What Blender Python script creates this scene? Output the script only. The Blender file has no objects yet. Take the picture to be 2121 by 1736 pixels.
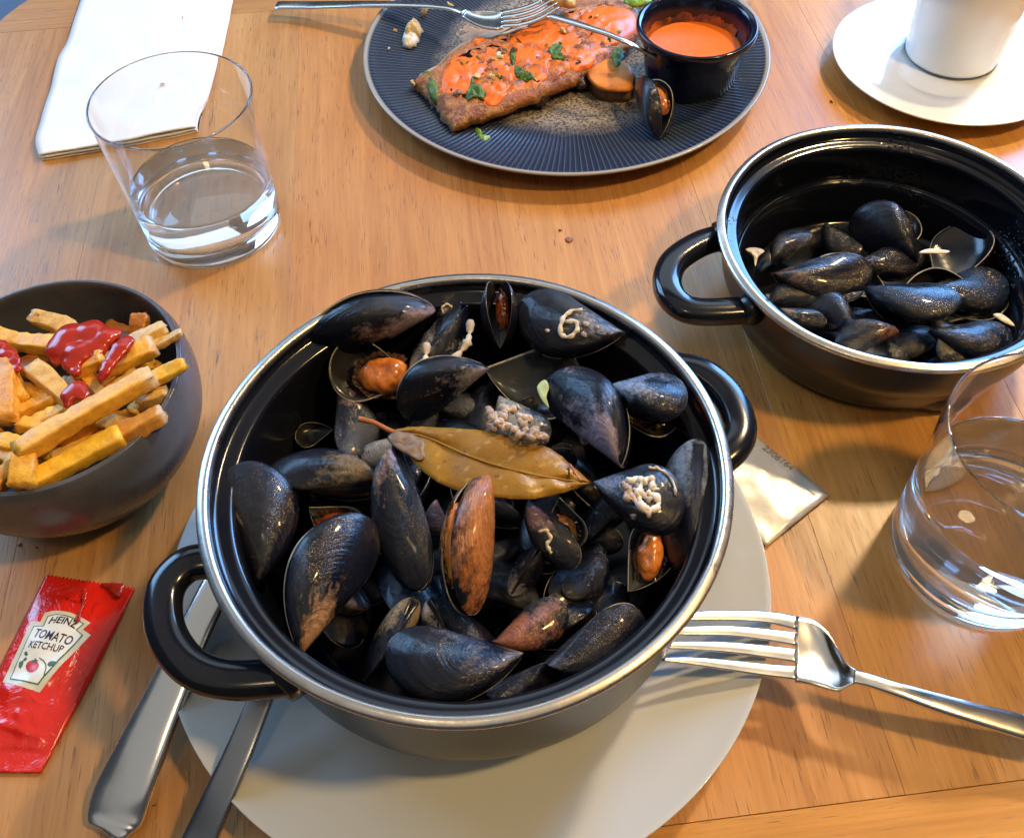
import bpy, bmesh, math, random
from mathutils import Vector, Matrix, noise
from mathutils.bvhtree import BVHTree
R_ = math.radians
S = bpy.context.scene
COL = S.collection

# ---------------------------------------------------------------- camera
CAM_H, PITCH, ROLL, FPX = 0.4198, R_(53.642), R_(-1.939), 1952.25
cam = bpy.data.cameras.new('camera'); co = bpy.data.objects.new('camera', cam); COL.objects.link(co)
cam.sensor_fit = 'HORIZONTAL'; cam.sensor_width = 36; cam.lens = 36*FPX/2121
cam.clip_start = .01; cam.clip_end = 60
F = Vector((0, math.cos(PITCH), -math.sin(PITCH))); RT = Vector((1, 0, 0)); UP = RT.cross(F)
R2 = math.cos(ROLL)*RT + math.sin(ROLL)*UP; U2 = -math.sin(ROLL)*RT + math.cos(ROLL)*UP
CAM = Vector((0, 0, CAM_H))
m = Matrix.Identity(4)
for i in range(3):
    m[i][0], m[i][1], m[i][2], m[i][3] = R2[i], U2[i], -F[i], CAM[i]
co.matrix_world = m
S.camera = co
def at(px, py, z=0.):
    """point of the place at height z seen at photo position px,py (2121 px wide)"""
    d = (px-1060.5)/FPX*R2 - (py-868)/FPX*U2 + F
    return CAM + d*((z-CAM_H)/d.z)
def pxsize(p):
    return (p-CAM).dot(F)/FPX

# ---------------------------------------------------------------- world, lamps, exposure
w = bpy.data.worlds.new('World'); S.world = w; w.use_nodes = True
bg = w.node_tree.nodes['Background']; bg.inputs[0].default_value = (.60, .72, .88, 1); bg.inputs[1].default_value = .065
def area(name, loc, target, sx, sy, power, col):
    l = bpy.data.lights.new(name, 'AREA'); l.shape = 'RECTANGLE'; l.size = sx; l.size_y = sy; l.energy = power; l.color = col
    o = bpy.data.objects.new(name, l); COL.objects.link(o); o.location = loc
    o.rotation_euler = (Vector(target)-Vector(loc)).to_track_quat('-Z', 'Y').to_euler(); return o
def bulb(name, loc, power, r, col):
    l = bpy.data.lights.new(name, 'POINT'); l.energy = power; l.shadow_soft_size = r; l.color = col
    o = bpy.data.objects.new(name, l); COL.objects.link(o); o.location = loc; return o
COOL = (.20, .47, 1.0); WARM = (1.0, .74, .42)
area('window_light', (1.75, 2.6, 1.25), (0.05, .35, .05), 1.0, 1.6, 105, COOL)
area('window_light', (-2.1, 2.0, 1.3), (-.05, .35, .05), 1.2, 1.5, 56, (.32, .60, 1.0))
area('window_light', (.1, 2.6, 2.1), (0, .35, .05), 3.0, 1.0, 14, (.70, .84, 1.0))
area('overhead_fill_light', (-.5, -.05, 2.35), (-.4, -.05, 0), 3.2, 3.6, 10, (1., .95, .86))  # added fill panel in place of a bright ceiling, sized for steel reflections
bulb('pendant_lamp_light', (.76, .98, 1.18), 54, .055, WARM)
bulb('pendant_lamp_light', (-.25, -.35, 1.5), 6, .08, WARM)
bulb('pendant_lamp_light', (.80, .02, 1.3), 46, .06, (1.0, .64, .25))
S.view_settings.view_transform = 'Standard'; S.view_settings.look = 'None'; S.view_settings.exposure = 0.18; S.view_settings.gamma = 1
S.render.engine = 'CYCLES'
S.cycles.max_bounces = 72; S.cycles.transmission_bounces = 64; S.cycles.glossy_bounces = 48; S.cycles.diffuse_bounces = 3
S.cycles.use_denoising = True; S.cycles.caustics_refractive = True; S.cycles.caustics_reflective = False
S.cycles.sample_clamp_indirect = 12; S.cycles.blur_glossy = .3

# ---------------------------------------------------------------- helpers: materials
class NT:
    def __init__(s, name):
        s.m = bpy.data.materials.new(name); s.m.use_nodes = True; s.t = s.m.node_tree
        s.b = s.t.nodes['Principled BSDF']
    def n(s, typ, **kw):
        nd = s.t.nodes.new(typ)
        for k, v in kw.items():
            if k.startswith('i_'):
                k = k[2:]; k = int(k) if k.isdigit() else k.replace('_', ' ')
                nd.inputs[k].default_value = v
            else: setattr(nd, k, v)
        return nd
    def l(s, a, b): s.t.links.new(a, b)
    def put(s, inp, v):
        if hasattr(v, 'links') or hasattr(v, 'is_output'): s.l(v, inp)
        else: inp.default_value = v
    def coord(s, scale=(1, 1, 1), which='Object', loc=None):
        tc = s.n('ShaderNodeTexCoord'); mp = s.n('ShaderNodeMapping'); mp.inputs['Scale'].default_value = scale
        s.l(tc.outputs[which], mp.inputs[0])
        oi = s.n('ShaderNodeObjectInfo'); mu = s.n('ShaderNodeMath', operation='MULTIPLY', i_1=37.)
        s.l(oi.outputs['Random'], mu.inputs[0])
        if loc is None: s.l(mu.outputs[0], mp.inputs['Location'])
        return mp.outputs[0]
    def noise(s, v, scale, detail=4, rough=.55, dist=0.):
        nd = s.n('ShaderNodeTexNoise'); nd.inputs['Scale'].default_value = scale; nd.inputs['Detail'].default_value = detail
        nd.inputs['Roughness'].default_value = rough; nd.inputs['Distortion'].default_value = dist
        if v is not None: s.l(v, nd.inputs['Vector'])
        return nd.outputs['Fac']
    def ramp(s, f, stops, interp='LINEAR'):
        r = s.n('ShaderNodeValToRGB'); r.color_ramp.interpolation = interp
        while len(r.color_ramp.elements) < len(stops): r.color_ramp.elements.new(.5)
        for e, (p, c) in zip(r.color_ramp.elements, stops):
            e.position = p; e.color = (c if isinstance(c, tuple) else (c, c, c)) + ((1,) if not isinstance(c, tuple) or len(c) == 3 else ())
        s.l(f, r.inputs[0]); return r.outputs[0]
    def mix(s, f, a, b, mode='MIX'):
        x = s.n('ShaderNodeMix', data_type='RGBA', blend_type=mode)
        for i, v in ((0, f), (6, a), (7, b)):
            if hasattr(v, 'is_output'): s.l(v, x.inputs[i])
            else: x.inputs[i].default_value = v if i == 0 else (tuple(v)+(1,) if len(v) == 3 else v)
        return x.outputs[2]
    def math(s, op, a, b=0., c=None):
        x = s.n('ShaderNodeMath', operation=op)
        for i, v in enumerate((a, b) if c is None else (a, b, c)):
            if hasattr(v, 'is_output'): s.l(v, x.inputs[i])
            else: x.inputs[i].default_value = v
        return x.outputs[0]
    def bump(s, h, strength=.3, dist=.001, prev=None):
        b = s.n('ShaderNodeBump'); b.inputs['Strength'].default_value = strength; b.inputs['Distance'].default_value = dist
        s.l(h, b.inputs['Height'])
        if prev is not None: s.l(prev, b.inputs['Normal'])
        s.l(b.outputs[0], s.b.inputs['Normal']); return b.outputs[0]
    def set(s, **kw):
        names = dict(color='Base Color', rough='Roughness', metal='Metallic', ior='IOR', trans='Transmission Weight', coat='Coat Weight',
                     coatr='Coat Roughness', sss='Subsurface Weight', sssr='Subsurface Radius', ssss='Subsurface Scale', spec='Specular IOR Level', sheen='Sheen Weight')
        for k, v in kw.items():
            inp = s.b.inputs[names[k]]
            if hasattr(v, 'is_output'): s.l(v, inp)
            elif isinstance(v, tuple) and len(v) == 3 and inp.type == 'RGBA': inp.default_value = v+(1,)
            else: inp.default_value = v
        return s

M = {}
def simple(name, color, rough=.4, var=.25, scale=60., bump=.0, bdist=.0005, **kw):
    t = NT(name); c = t.coord()
    f = t.noise(c, scale, 5)
    lo = tuple(x*(1-var) for x in color); hi = tuple(min(1, x*(1+var)) for x in color)
    col = t.ramp(f, [(.3, lo), (.7, hi)])
    rr = t.ramp(f, [(.3, max(.02, rough*.85)), (.7, min(1, rough*1.15))])
    t.set(color=col, rough=rr, **kw)
    if bump: t.bump(t.noise(c, scale*2.2, 6, .65), bump, bdist)
    M[name] = t.m; return t

# ---- wood
def wood(name, along):
    t = NT(name)
    oi = t.n('ShaderNodeObjectInfo')
    sc = (1, .045, .3) if along == 'y' else (.045, 1, .3)
    c = t.coord(sc)
    fine = t.noise(c, 420, 6, .6)
    mid = t.noise(c, 75, 4, .55, .6)
    broad = t.noise(c, 16, 3, .5, 1.2)
    sc2 = (1, .05, 1) if along == 'y' else (.05, 1, 1)
    c2 = t.coord(sc2)
    pore = t.noise(c2, 1300, 2, .5)
    pmask = t.noise(t.coord((1, .35, 1) if along == 'y' else (.35, 1, 1)), 90, 3)
    pores = t.math('MULTIPLY', t.ramp(pore, [(.60, 0.), (.67, 1.)]), t.ramp(pmask, [(.38, 0.), (.60, 1.)]))
    a = t.ramp(mid, [(.25, (.42, .195, .058)), (.5, (.50, .245, .078)), (.75, (.55, .285, .098))])
    b = t.ramp(fine, [(.3, (.86, .82, .78)), (.65, (1.05, 1.05, 1.05))])
    cc = t.mix(1., a, b, 'MULTIPLY')
    d = t.ramp(broad, [(.3, (.92, .87, .82)), (.7, (1.08, 1.09, 1.10))])
    cc = t.mix(1., cc, d, 'MULTIPLY')
    cc = t.mix(1., cc, oi.outputs['Color'], 'MULTIPLY')
    cc = t.mix(t.math('MULTIPLY', pores, .62), cc, (.10, .045, .018))
    # cool scattered short ticks and a few knots of dark grain
    t.set(color=cc, rough=t.ramp(fine, [(.3, .33), (.7, .46)]), spec=.5, coat=.12, coatr=.25)
    h = t.mix(.5, fine, pores, 'SUBTRACT')
    t.bump(h, .25, .0004)
    M[name] = t.m
wood('oak_lengthwise', 'y'); wood('oak_crosswise', 'x')

# ---- mussel shell: object colour rgb = worn colour or painted blue highlight, alpha = how much of it shows
def shell_mat():
    t = NT('mussel_shell')
    uv = t.n('ShaderNodeUVMap', uv_map='growth'); sp = t.n('ShaderNodeSeparateXYZ'); t.l(uv.outputs[0], sp.inputs[0])
    g, th = sp.outputs[0], sp.outputs[1]
    oi = t.n('ShaderNodeObjectInfo')
    c = t.coord()
    cb = t.n('ShaderNodeCombineXYZ'); t.l(t.math('MULTIPLY', g, 1.0), cb.inputs[0]); t.l(t.math('MULTIPLY', th, .12), cb.inputs[1])
    t.l(t.math('MULTIPLY', oi.outputs['Random'], 11.), cb.inputs[2])
    rings = t.noise(cb.outputs[0], 34, 5, .65)
    cb2 = t.n('ShaderNodeCombineXYZ'); t.l(t.math('MULTIPLY', g, .06), cb2.inputs[0]); t.l(th, cb2.inputs[1]); t.l(t.math('MULTIPLY', oi.outputs['Random'], 17.), cb2.inputs[2])
    rays = t.noise(cb2.outputs[0], 26, 4, .6)
    blot = t.noise(c, 3.3, 5, .62)
    fine = t.noise(c, 24, 5, .7)
    speck = t.noise(c, 42, 3, .6)
    base = t.mix(t.ramp(rings, [(.35, 0.), (.7, 1.)]), (.0022, .0028, .0075), (.008, .010, .020))
    base = t.mix(t.ramp(blot, [(.5, 0.), (.75, .45)]), base, (.028, .017, .010))
    # worn colour and painted highlight tone, strongest at the umbo and in patches
    wv = t.math('SUBTRACT', t.math('ADD', t.math('MULTIPLY', blot, .9), t.math('MULTIPLY', fine, .35)), t.math('MULTIPLY', g, .55))
    wv = t.math('ADD', wv, t.math('SUBTRACT', oi.outputs['Alpha'], .76))
    wv = t.math('ADD', wv, t.math('MULTIPLY', t.math('SUBTRACT', rays, .5), .30))
    wear = t.ramp(wv, [(.12, 0.), (.34, 1.)])
    wcol = t.mix(t.ramp(t.math('ADD', t.math('MULTIPLY', rings, .45), t.math('MULTIPLY', fine, .55)), [(.38, .0), (.62, 1.)]), t.mix(1., oi.outputs['Color'], (.50, .48, .50), 'MULTIPLY'), oi.outputs['Color'])
    col = t.mix(wear, base, wcol)
    spm = t.math('MULTIPLY', t.ramp(speck, [(.665, 0.), (.72, 1.)]), t.ramp(blot, [(.50, .0), (.66, .45)]))
    col = t.mix(spm, col, (.30, .28, .25))
    t.set(color=col, rough=t.ramp(fine, [(.3, .11), (.75, .27)]), spec=.42, coat=.15, coatr=.08)
    nb = t.bump(rings, .6, .0012)
    nb = t.bump(rays, .25, .0006, nb)
    t.bump(fine, .22, .0004, nb)
    M['shell'] = t.m
    t = NT('mussel_nacre'); uv = t.n('ShaderNodeUVMap', uv_map='growth'); sp = t.n('ShaderNodeSeparateXYZ'); t.l(uv.outputs[0], sp.inputs[0])
    c = t.coord(); f = t.noise(c, 5, 4)
    gg = t.math('ADD', sp.outputs[0], t.math('MULTIPLY', f, .25))
    col = t.ramp(gg, [(.25, (.085, .10, .115)), (.6, (.04, .05, .065)), (.85, (.006, .006, .014)), (1.12, (.02, .018, .016))])
    t.set(color=col, rough=.2, spec=.5); t.bump(t.noise(c, 9, 4), .3, .0006)
    M['nacre'] = t.m
shell_mat()
simple('cream_edge', (.36, .33, .24), .5, .3, 30)
def meat_mat(name, a, b, c_):
    t = NT(name); c = t.coord(); f = t.noise(c, 4.5, 6, .6); f2 = t.noise(c, 30, 3)
    col = t.ramp(f, [(.3, a), (.5, b), (.72, c_)])
    t.set(color=col, rough=.22, sss=.25, ssss=.004, sssr=(1., .4, .15), coat=.5, coatr=.1); t.bump(f2, .25, .0004); M[name] = t.m
meat_mat('meat_orange', (.16, .035, .008), (.60, .19, .032), (.74, .31, .07))
meat_mat('meat_rust', (.08, .014, .006), (.38, .075, .016), (.55, .14, .03))
meat_mat('mantle', (.012, .007, .006), (.06, .03, .018), (.22, .11, .05))
t = NT('worm_tube'); c = t.coord(); f = t.noise(c, 18, 5, .6); t.set(color=t.ramp(f, [(.3, (.22, .13, .06)), (.5, (.62, .52, .38)), (.7, (.80, .74, .62))]), rough=.6); t.bump(f, .6, .0004); M['worm'] = t.m
t = NT('barnacle_crust'); c = t.coord(); f = t.noise(c, 14, 6, .7); t.set(color=t.ramp(f, [(.33, (.08, .045, .03)), (.46, (.36, .25, .18)), (.62, (.62, .48, .38))]), rough=.5); t.bump(f, .8, .0008); M['crust'] = t.m

# ---- enamel, steel, ceramics, glass
t = NT('black_enamel'); c = t.coord(); f = t.noise(c, 55, 4)
t.set(color=t.mix(f, (.0035, .004, .008), (.009, .010, .015)), rough=t.ramp(t.noise(c, 14, 3), [(.3, .10), (.7, .2)]), spec=.5); t.bump(t.noise(c, 38, 3), .12, .0006); M['enamel'] = t.m
t = NT('outer_enamel'); c = t.coord(); f = t.noise(c, 8, 4)
t.set(color=t.mix(f, (.010, .011, .014), (.020, .020, .022)), rough=.27, spec=.5); t.bump(t.noise(c, 900, 2), .05, .0002); M['outer_enamel'] = t.m
t = NT('wet_black_enamel'); c = t.coord(); vv = t.n('ShaderNodeTexVoronoi'); vv.inputs['Scale'].default_value = 420; t.l(c, vv.inputs['Vector'])
msk = t.ramp(t.noise(c, 16, 3), [(.58, 0.), (.70, 1.)])
drops = t.math('MULTIPLY', t.ramp(vv.outputs['Distance'], [(.12, 1.), (.42, 0.)]), msk)
t.set(color=(.004, .005, .009), rough=.13); t.bump(drops, .8, .0012); M['wet_enamel'] = t.m
t = NT('steel_rim'); c = t.coord(); f = t.noise(c, 120, 5, .7)
t.set(color=t.ramp(f, [(.3, (.42, .38, .34)), (.6, (.72, .68, .62))]), metal=1., rough=t.ramp(f, [(.3, .42), (.7, .22)])); t.bump(t.noise(c, 60, 4), .3, .0006); M['rim_steel'] = t.m
t = NT('cutlery_steel'); c = t.coord(); f = t.noise(c, 200, 4)
t.set(color=(.78, .77, .75), metal=1., rough=t.ramp(t.noise(c, 30, 5, .7), [(.3, .16), (.75, .30)])); t.bump(f, .05, .0002); M['steel'] = t.m
t = NT('brushed_dark_steel'); c = t.coord(); f = t.noise(c, 60, 5)
t.set(color=(.30, .31, .33), metal=1., rough=t.ramp(f, [(.3, .2), (.7, .34)])); M['dark_steel'] = t.m
simple('white_plate', (.56, .57, .54), .16, .03, 9, .06, .0004, coat=.3)
simple('white_china', (.82, .83, .82), .12, .02, 8, coat=.4)
simple('bowl_glaze', (.082, .086, .108), .28, .2, 40, .08, .0004)
simple('navy_ramekin', (.006, .010, .028), .13, .3, 40, .1, .0008)
t = NT('tumbler_glass'); t.set(color=(.985, .995, .995), rough=0., trans=1., ior=1.48); M['glass'] = t.m
t = NT('clear_water'); t.set(color=(.99, 1., 1.), rough=0., trans=1., ior=1.333); c = t.coord(); t.bump(t.noise(c, 60, 2), .05, .0008); M['water'] = t.m
t = NT('paper_napkin'); c = t.coord(); f = t.noise(c, 900, 3); st = t.noise(c, 34, 3)
t.set(color=t.mix(t.ramp(st, [(.74, 0.), (.80, .5)]), (.80, .81, .80), (.55, .38, .20)), rough=.85); vo = t.n('ShaderNodeTexVoronoi'); vo.inputs['Scale'].default_value = 900; t.l(c, vo.inputs['Vector']); t.bump(vo.outputs['Distance'], .15, .0004); M['napkin'] = t.m
# ribbed plate
t = NT('ribbed_plate_glaze'); at_ = t.n('ShaderNodeAttribute', attribute_name='rad'); ar = t.n('ShaderNodeAttribute', attribute_name='rib')
c = t.coord(); f = t.noise(c, 26, 5, .6)
vo = t.n('ShaderNodeTexVoronoi'); vo.inputs['Scale'].default_value = 480; t.l(c, vo.inputs['Vector'])
spk = t.ramp(t.noise(c, 520, 3, .6), [(.40, (.075, .055, .042)), (.50, (.24, .20, .155)), (.62, (.34, .30, .245))])
r1 = t.math('ADD', at_.outputs['Fac'], t.math('MULTIPLY', t.math('SUBTRACT', f, .5), .16))
navy = t.mix(t.ramp(ar.outputs['Fac'], [(.86, 0.), (1., 1.)]), (.012, .022, .050), (.11, .12, .13))
col = t.mix(t.ramp(r1, [(.54, 0.), (.66, 1.)]), spk, navy)
col = t.mix(t.ramp(at_.outputs['Fac'], [(.972, 0.), (.982, 1.)]), col, (.34, .32, .29))
t.set(color=col, rough=.26); t.bump(t.noise(c, 500, 3), .12, .0004); M['ribbed'] = t.m
# food
def fry_mat():
    t = NT('fried_potato'); oi = t.n('ShaderNodeObjectInfo'); c = t.coord()
    f = t.noise(c, 150, 5, .65); f2 = t.noise(c, 520, 4, .7); e = t.n('ShaderNodeAttribute', attribute_name='end')
    br = t.noise(c, 85, 3)
    col = t.mix(t.ramp(f, [(.35, 0.), (.7, 1.)]), t.mix(1., oi.outputs['Color'], (.70, .56, .40), 'MULTIPLY'), oi.outputs['Color'])
    col = t.mix(t.math('MULTIPLY', t.ramp(e.outputs['Fac'], [(.25, 0.), (1., 1.)]), t.ramp(f, [(.35, .2), (.6, 1.)])), col, (.66, .50, .30))
    ed = t.n('ShaderNodeAttribute', attribute_name='edge'); col = t.mix(t.math('MULTIPLY', t.ramp(ed.outputs['Fac'], [(.35, 0.), (1., .40)]), t.ramp(f, [(.3, .2), (.6, 1.)])), col, (.55, .22, .025))
    col = t.mix(t.ramp(br, [(.70, 0.), (.76, .8)]), col, (.14, .04, .01))
    t.set(color=col, rough=t.ramp(f, [(.3, .26), (.7, .5)]), sss=.15, ssss=.003, sssr=(1, .5, .2)); nb = t.bump(f, .4, .0010); t.bump(f2, .6, .0006, nb); M['fry'] = t.m
fry_mat()
t = NT('ketchup'); c = t.coord(); f = t.noise(c, 90, 3); t.set(color=t.mix(f, (.28, .010, .005), (.50, .035, .012)), rough=.2, sss=.15, ssss=.003, sssr=(1, .2, .1)); t.bump(t.noise(c, 60, 2), .3, .0010); M['ketchup'] = t.m
t = NT('orange_sauce'); c = t.coord(); f = t.noise(c, 60, 4); t.set(color=t.mix(f, (.80, .135, .002), (.94, .20, .005)), rough=.42, sss=.1, ssss=.003, sssr=(1, .4, .2)); t.bump(t.noise(c, 120, 4), .4, .0012); M['sauce'] = t.m
t = NT('thin_sauce'); c = t.coord(); f = t.noise(c, 95, 5, .7); t.set(color=t.ramp(f, [(.38, (.16, .05, .014)), (.5, (.62, .16, .015)), (.62, (.82, .20, .012))]), rough=.4); t.bump(f, .6, .0018); M['thin_sauce'] = t.m
t = NT('fish_skin'); c = t.coord(); f = t.noise(c, 130, 6, .7); f2 = t.noise(c, 38, 4)
t.set(color=t.mix(t.ramp(f2, [(.42, 0.), (.62, 1.)]), t.ramp(f, [(.34, (.06, .018, .008)), (.46, (.30, .10, .025)), (.6, (.62, .30, .08))]), (.50, .17, .035)), rough=.36, sss=.05, ssss=.003); t.bump(f, 1., .0045); M['fish'] = t.m
t = NT('fish_flesh'); c = t.coord(); f = t.noise(c, 160, 5); t.set(color=t.ramp(f, [(.3, (.30, .17, .08)), (.6, (.62, .50, .34))]), rough=.45); t.bump(f, .7, .002); M['flesh'] = t.m
simple('fresh_herb', (.075, .17, .012), .45, .55, 160, .7, .001)
simple('lettuce', (.20, .36, .03), .35, .5, 120, .5, .001)
simple('pale_leek', (.34, .40, .17), .4, .3, 150, .4, .0006)
simple('potato_slice', (.82, .25, .03), .35, .3, 90, .5, .001)
simple('potato_skin', (.22, .11, .05), .45, .45, 110, .5, .001)
simple('dark_mushroom', (.035, .018, .014), .2, .4, 60, .6, .002)
simple('egg_white', (.75, .72, .64), .4, .15, 120, .5, .001)
simple('egg_yolk', (.72, .33, .06), .5, .25, 200, .6, .001)
simple('cream_crumb', (.62, .47, .24), .6, .4, 260, .6, .0008)
t = NT('bay_leaf_skin'); c = t.coord(); f = t.noise(c, 40, 5, .6); f2 = t.noise(c, 330, 4, .7); vn = t.n('ShaderNodeAttribute', attribute_name='vein')
col = t.ramp(f, [(.3, (.20, .092, .008)), (.55, (.34, .175, .014)), (.75, (.40, .235, .026))])
col = t.mix(t.ramp(vn.outputs['Fac'], [(.5, 0.), (1., .75)]), col, (.50, .30, .08))
col = t.mix(t.ramp(f2, [(.62, 0.), (.70, .8)]), col, (.07, .028, .008))
t.set(color=col, rough=t.ramp(f, [(.35, .42), (.7, .24)])); t.bump(t.noise(c, 260, 4), .35, .0008); M['leaf'] = t.m
simple('soggy_leaf', (.20, .135, .085), .35, .4, 160, .5, .0008)
simple('leaf_stem', (.40, .13, .03), .4, .3, 200, .3, .0005)
t = NT('red_foil'); c = t.coord((1, 1, 1)); f = t.noise(c, 60, 5, .6, .8); t.set(color=(.66, .016, .006), rough=.20, coat=.5, coatr=.08); t.bump(f, .55, .003); M['red_foil'] = t.m
t = NT('silver_foil'); c = t.coord(); f = t.noise(c, 45, 5, .6, 1.); t.set(color=(.74, .72, .68), metal=.45, rough=.34); t.bump(f, .4, .0010); M['silver_foil'] = t.m
simple('label_cream', (.62, .58, .40), .35, .08, 60)
simple('label_white', (.76, .76, .68), .35, .04, 60)
simple('print_green', (.05, .13, .04), .4, .1, 60)
simple('print_navy', (.012, .014, .05), .4, .1, 60)
simple('print_red', (.62, .03, .02), .35, .15, 60)
simple('print_dark', (.05, .01, .01), .4, .1, 60)
simple('foil_emboss', (.42, .42, .40), .4, .1, 60, metal=.8)
simple('blue_grey_floor', (.13, .17, .23), .6, .15, 3, .1, .002)
simple('crumb_brown', (.24, .11, .05), .6, .4, 200)

# ---------------------------------------------------------------- helpers: objects
def tag(o, label, cat, group=None):
    o['label'] = label; o['category'] = cat
    if group: o['group'] = group
    return o
def empty(name, loc=(0, 0, 0)):
    o = bpy.data.objects.new(name, None); COL.objects.link(o); o.empty_display_size = .01; o.location = loc; return o
def link(name, me, mats, parent=None, smooth=True):
    for mt in (mats if isinstance(mats, (list, tuple)) else [mats]): me.materials.append(M[mt] if isinstance(mt, str) else mt)
    if smooth: me.polygons.foreach_set('use_smooth', [True]*len(me.polygons))
    o = bpy.data.objects.new(name, me); COL.objects.link(o)
    if parent is not None:
        o.parent = parent
        o.matrix_parent_inverse = Matrix.Translation(-Vector(parent.location)) if not parent.get('rigid') else Matrix.Identity(4)
    return o
def pymesh(name, V, Fc):
    me = bpy.data.meshes.new(name); me.from_pydata([tuple(v) for v in V], [], Fc); me.validate(); me.update(); return me
def attr(me, name, vals):
    a = me.attributes.new(name, 'FLOAT', 'POINT'); a.data.foreach_set('value', vals)
def lathe_mesh(name, prof, n=128, fn=None):
    V = []; Fc = []; k = len(prof)
    for i in range(n):
        a = 2*math.pi*i/n
        for j, (r, z) in enumerate(prof):
            if fn: r, z = fn(r, z, a, j)
            V.append((r*math.cos(a), r*math.sin(a), z))
    for i in range(n):
        i2 = (i+1) % n
        for j in range(k-1):
            a, b, c, d = i*k+j, i2*k+j, i2*k+j+1, i*k+j+1
            if prof[j][0] < 1e-6: Fc.append((a, c, d))
            elif prof[j+1][0] < 1e-6: Fc.append((a, b, d))
            else: Fc.append((a, b, c, d))
    me = bpy.data.meshes.new(name); me.from_pydata(V, [], Fc); me.validate()
    bm = bmesh.new(); bm.from_mesh(me); bmesh.ops.remove_doubles(bm, verts=bm.verts, dist=1e-6); bmesh.ops.recalc_face_normals(bm, faces=bm.faces); bm.to_mesh(me); bm.free()
    return me
def smooth_path(pts, n):
    """Catmull-Rom through points (any tuple length), n samples per span"""
    P = [tuple(p) for p in pts]; P = [tuple(2*a-b for a, b in zip(P[0], P[1]))]+P+[tuple(2*a-b for a, b in zip(P[-1], P[-2]))]
    out = []
    for i in range(1, len(P)-2):
        for k in range(n):
            t = k/n; out.append(tuple(.5*(2*b+(c-a)*t+(2*a-5*b+4*c-d)*t*t+(-a+3*b-3*c+d)*t**3) for a, b, c, d in zip(P[i-1], P[i], P[i+1], P[i+2])))
    out.append(P[-2]); return out
def closed_path(pts, n):
    out = []; L = len(pts)
    for i in range(L):
        a, b, c, d = pts[i-1], pts[i], pts[(i+1) % L], pts[(i+2) % L]
        for k in range(n):
            t = k/n; out.append(tuple(.5*(2*q+(r-p)*t+(2*p-5*q+4*r-s)*t*t+(-p+3*q-3*r+s)*t**3) for p, q, r, s in zip(a, b, c, d)))
    return out
def ribbon_mesh(name, st, seg=16, power=2.6, up=Vector((0, 0, 1)), concave=0.):
    """st: list of (Vector centre, width, thickness); closed swept bar with flattened oval section"""
    V = []; Fc = []; n = len(st)
    for i, (c, wd, th) in enumerate(st):
        a = st[max(0, i-1)][0]; b = st[min(n-1, i+1)][0]; T = (b-a).normalized(); side = T.cross(up).normalized(); u = side.cross(T).normalized()
        for k in range(seg):
            an = 2*math.pi*k/seg; ca, sa = math.cos(an), math.sin(an)
            x = math.copysign(abs(ca)**(2/power), ca)*wd/2; y = math.copysign(abs(sa)**(2/power), sa)*th/2
            y += concave*(2*x/max(wd, 1e-6))**2*wd
            V.append(c+side*x+u*y)
    for i in range(n-1):
        for k in range(seg):
            k2 = (k+1) % seg; Fc.append((i*seg+k, i*seg+k2, (i+1)*seg+k2, (i+1)*seg+k))
    Fc.append(tuple(range(seg))[::-1]); Fc.append(tuple((n-1)*seg+k for k in range(seg)))
    return pymesh(name, V, Fc)
def tube_mesh(name, pts, rad, seg=10):
    """pts Vectors, rad list or float"""
    n = len(pts); V = []; Fc = []; prev = None
    for i, p in enumerate(pts):
        T = (pts[min(n-1, i+1)]-pts[max(0, i-1)]).normalized()
        if prev is None: prev = T.orthogonal().normalized()
        u = (prev-T*prev.dot(T)).normalized(); prev = u; v = T.cross(u)
        r = rad[i] if isinstance(rad, (list, tuple)) else rad
        for k in range(seg):
            a = 2*math.pi*k/seg; V.append(p+(u*math.cos(a)+v*math.sin(a))*r)
    for i in range(n-1):
        for k in range(seg):
            k2 = (k+1) % seg; Fc.append((i*seg+k, i*seg+k2, (i+1)*seg+k2, (i+1)*seg+k))
    Fc.append(tuple(range(seg))[::-1]); Fc.append(tuple((n-1)*seg+k for k in range(seg)))
    return pymesh(name, V, Fc)
def blob_mesh(name, size, amp=.2, freq=2., seed=0, sub=4, fold=0.):
    bm = bmesh.new(); bmesh.ops.create_icosphere(bm, subdivisions=sub, radius=1.)
    off = Vector((seed*3.1, seed*1.7, seed*.9))
    for v in bm.verts:
        p = v.co.copy(); d = noise.fractal(p*freq+off, 1., 2., 3)*amp
        if fold: d += fold*math.sin(p.x*9+4*noise.noise(p*2+off))*.5
        v.co = p*(1+d); v.co = Vector((v.co.x*size[0], v.co.y*size[1], v.co.z*size[2]))
    me = bpy.data.meshes.new(name); bm.to_mesh(me); bm.free(); return me
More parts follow.
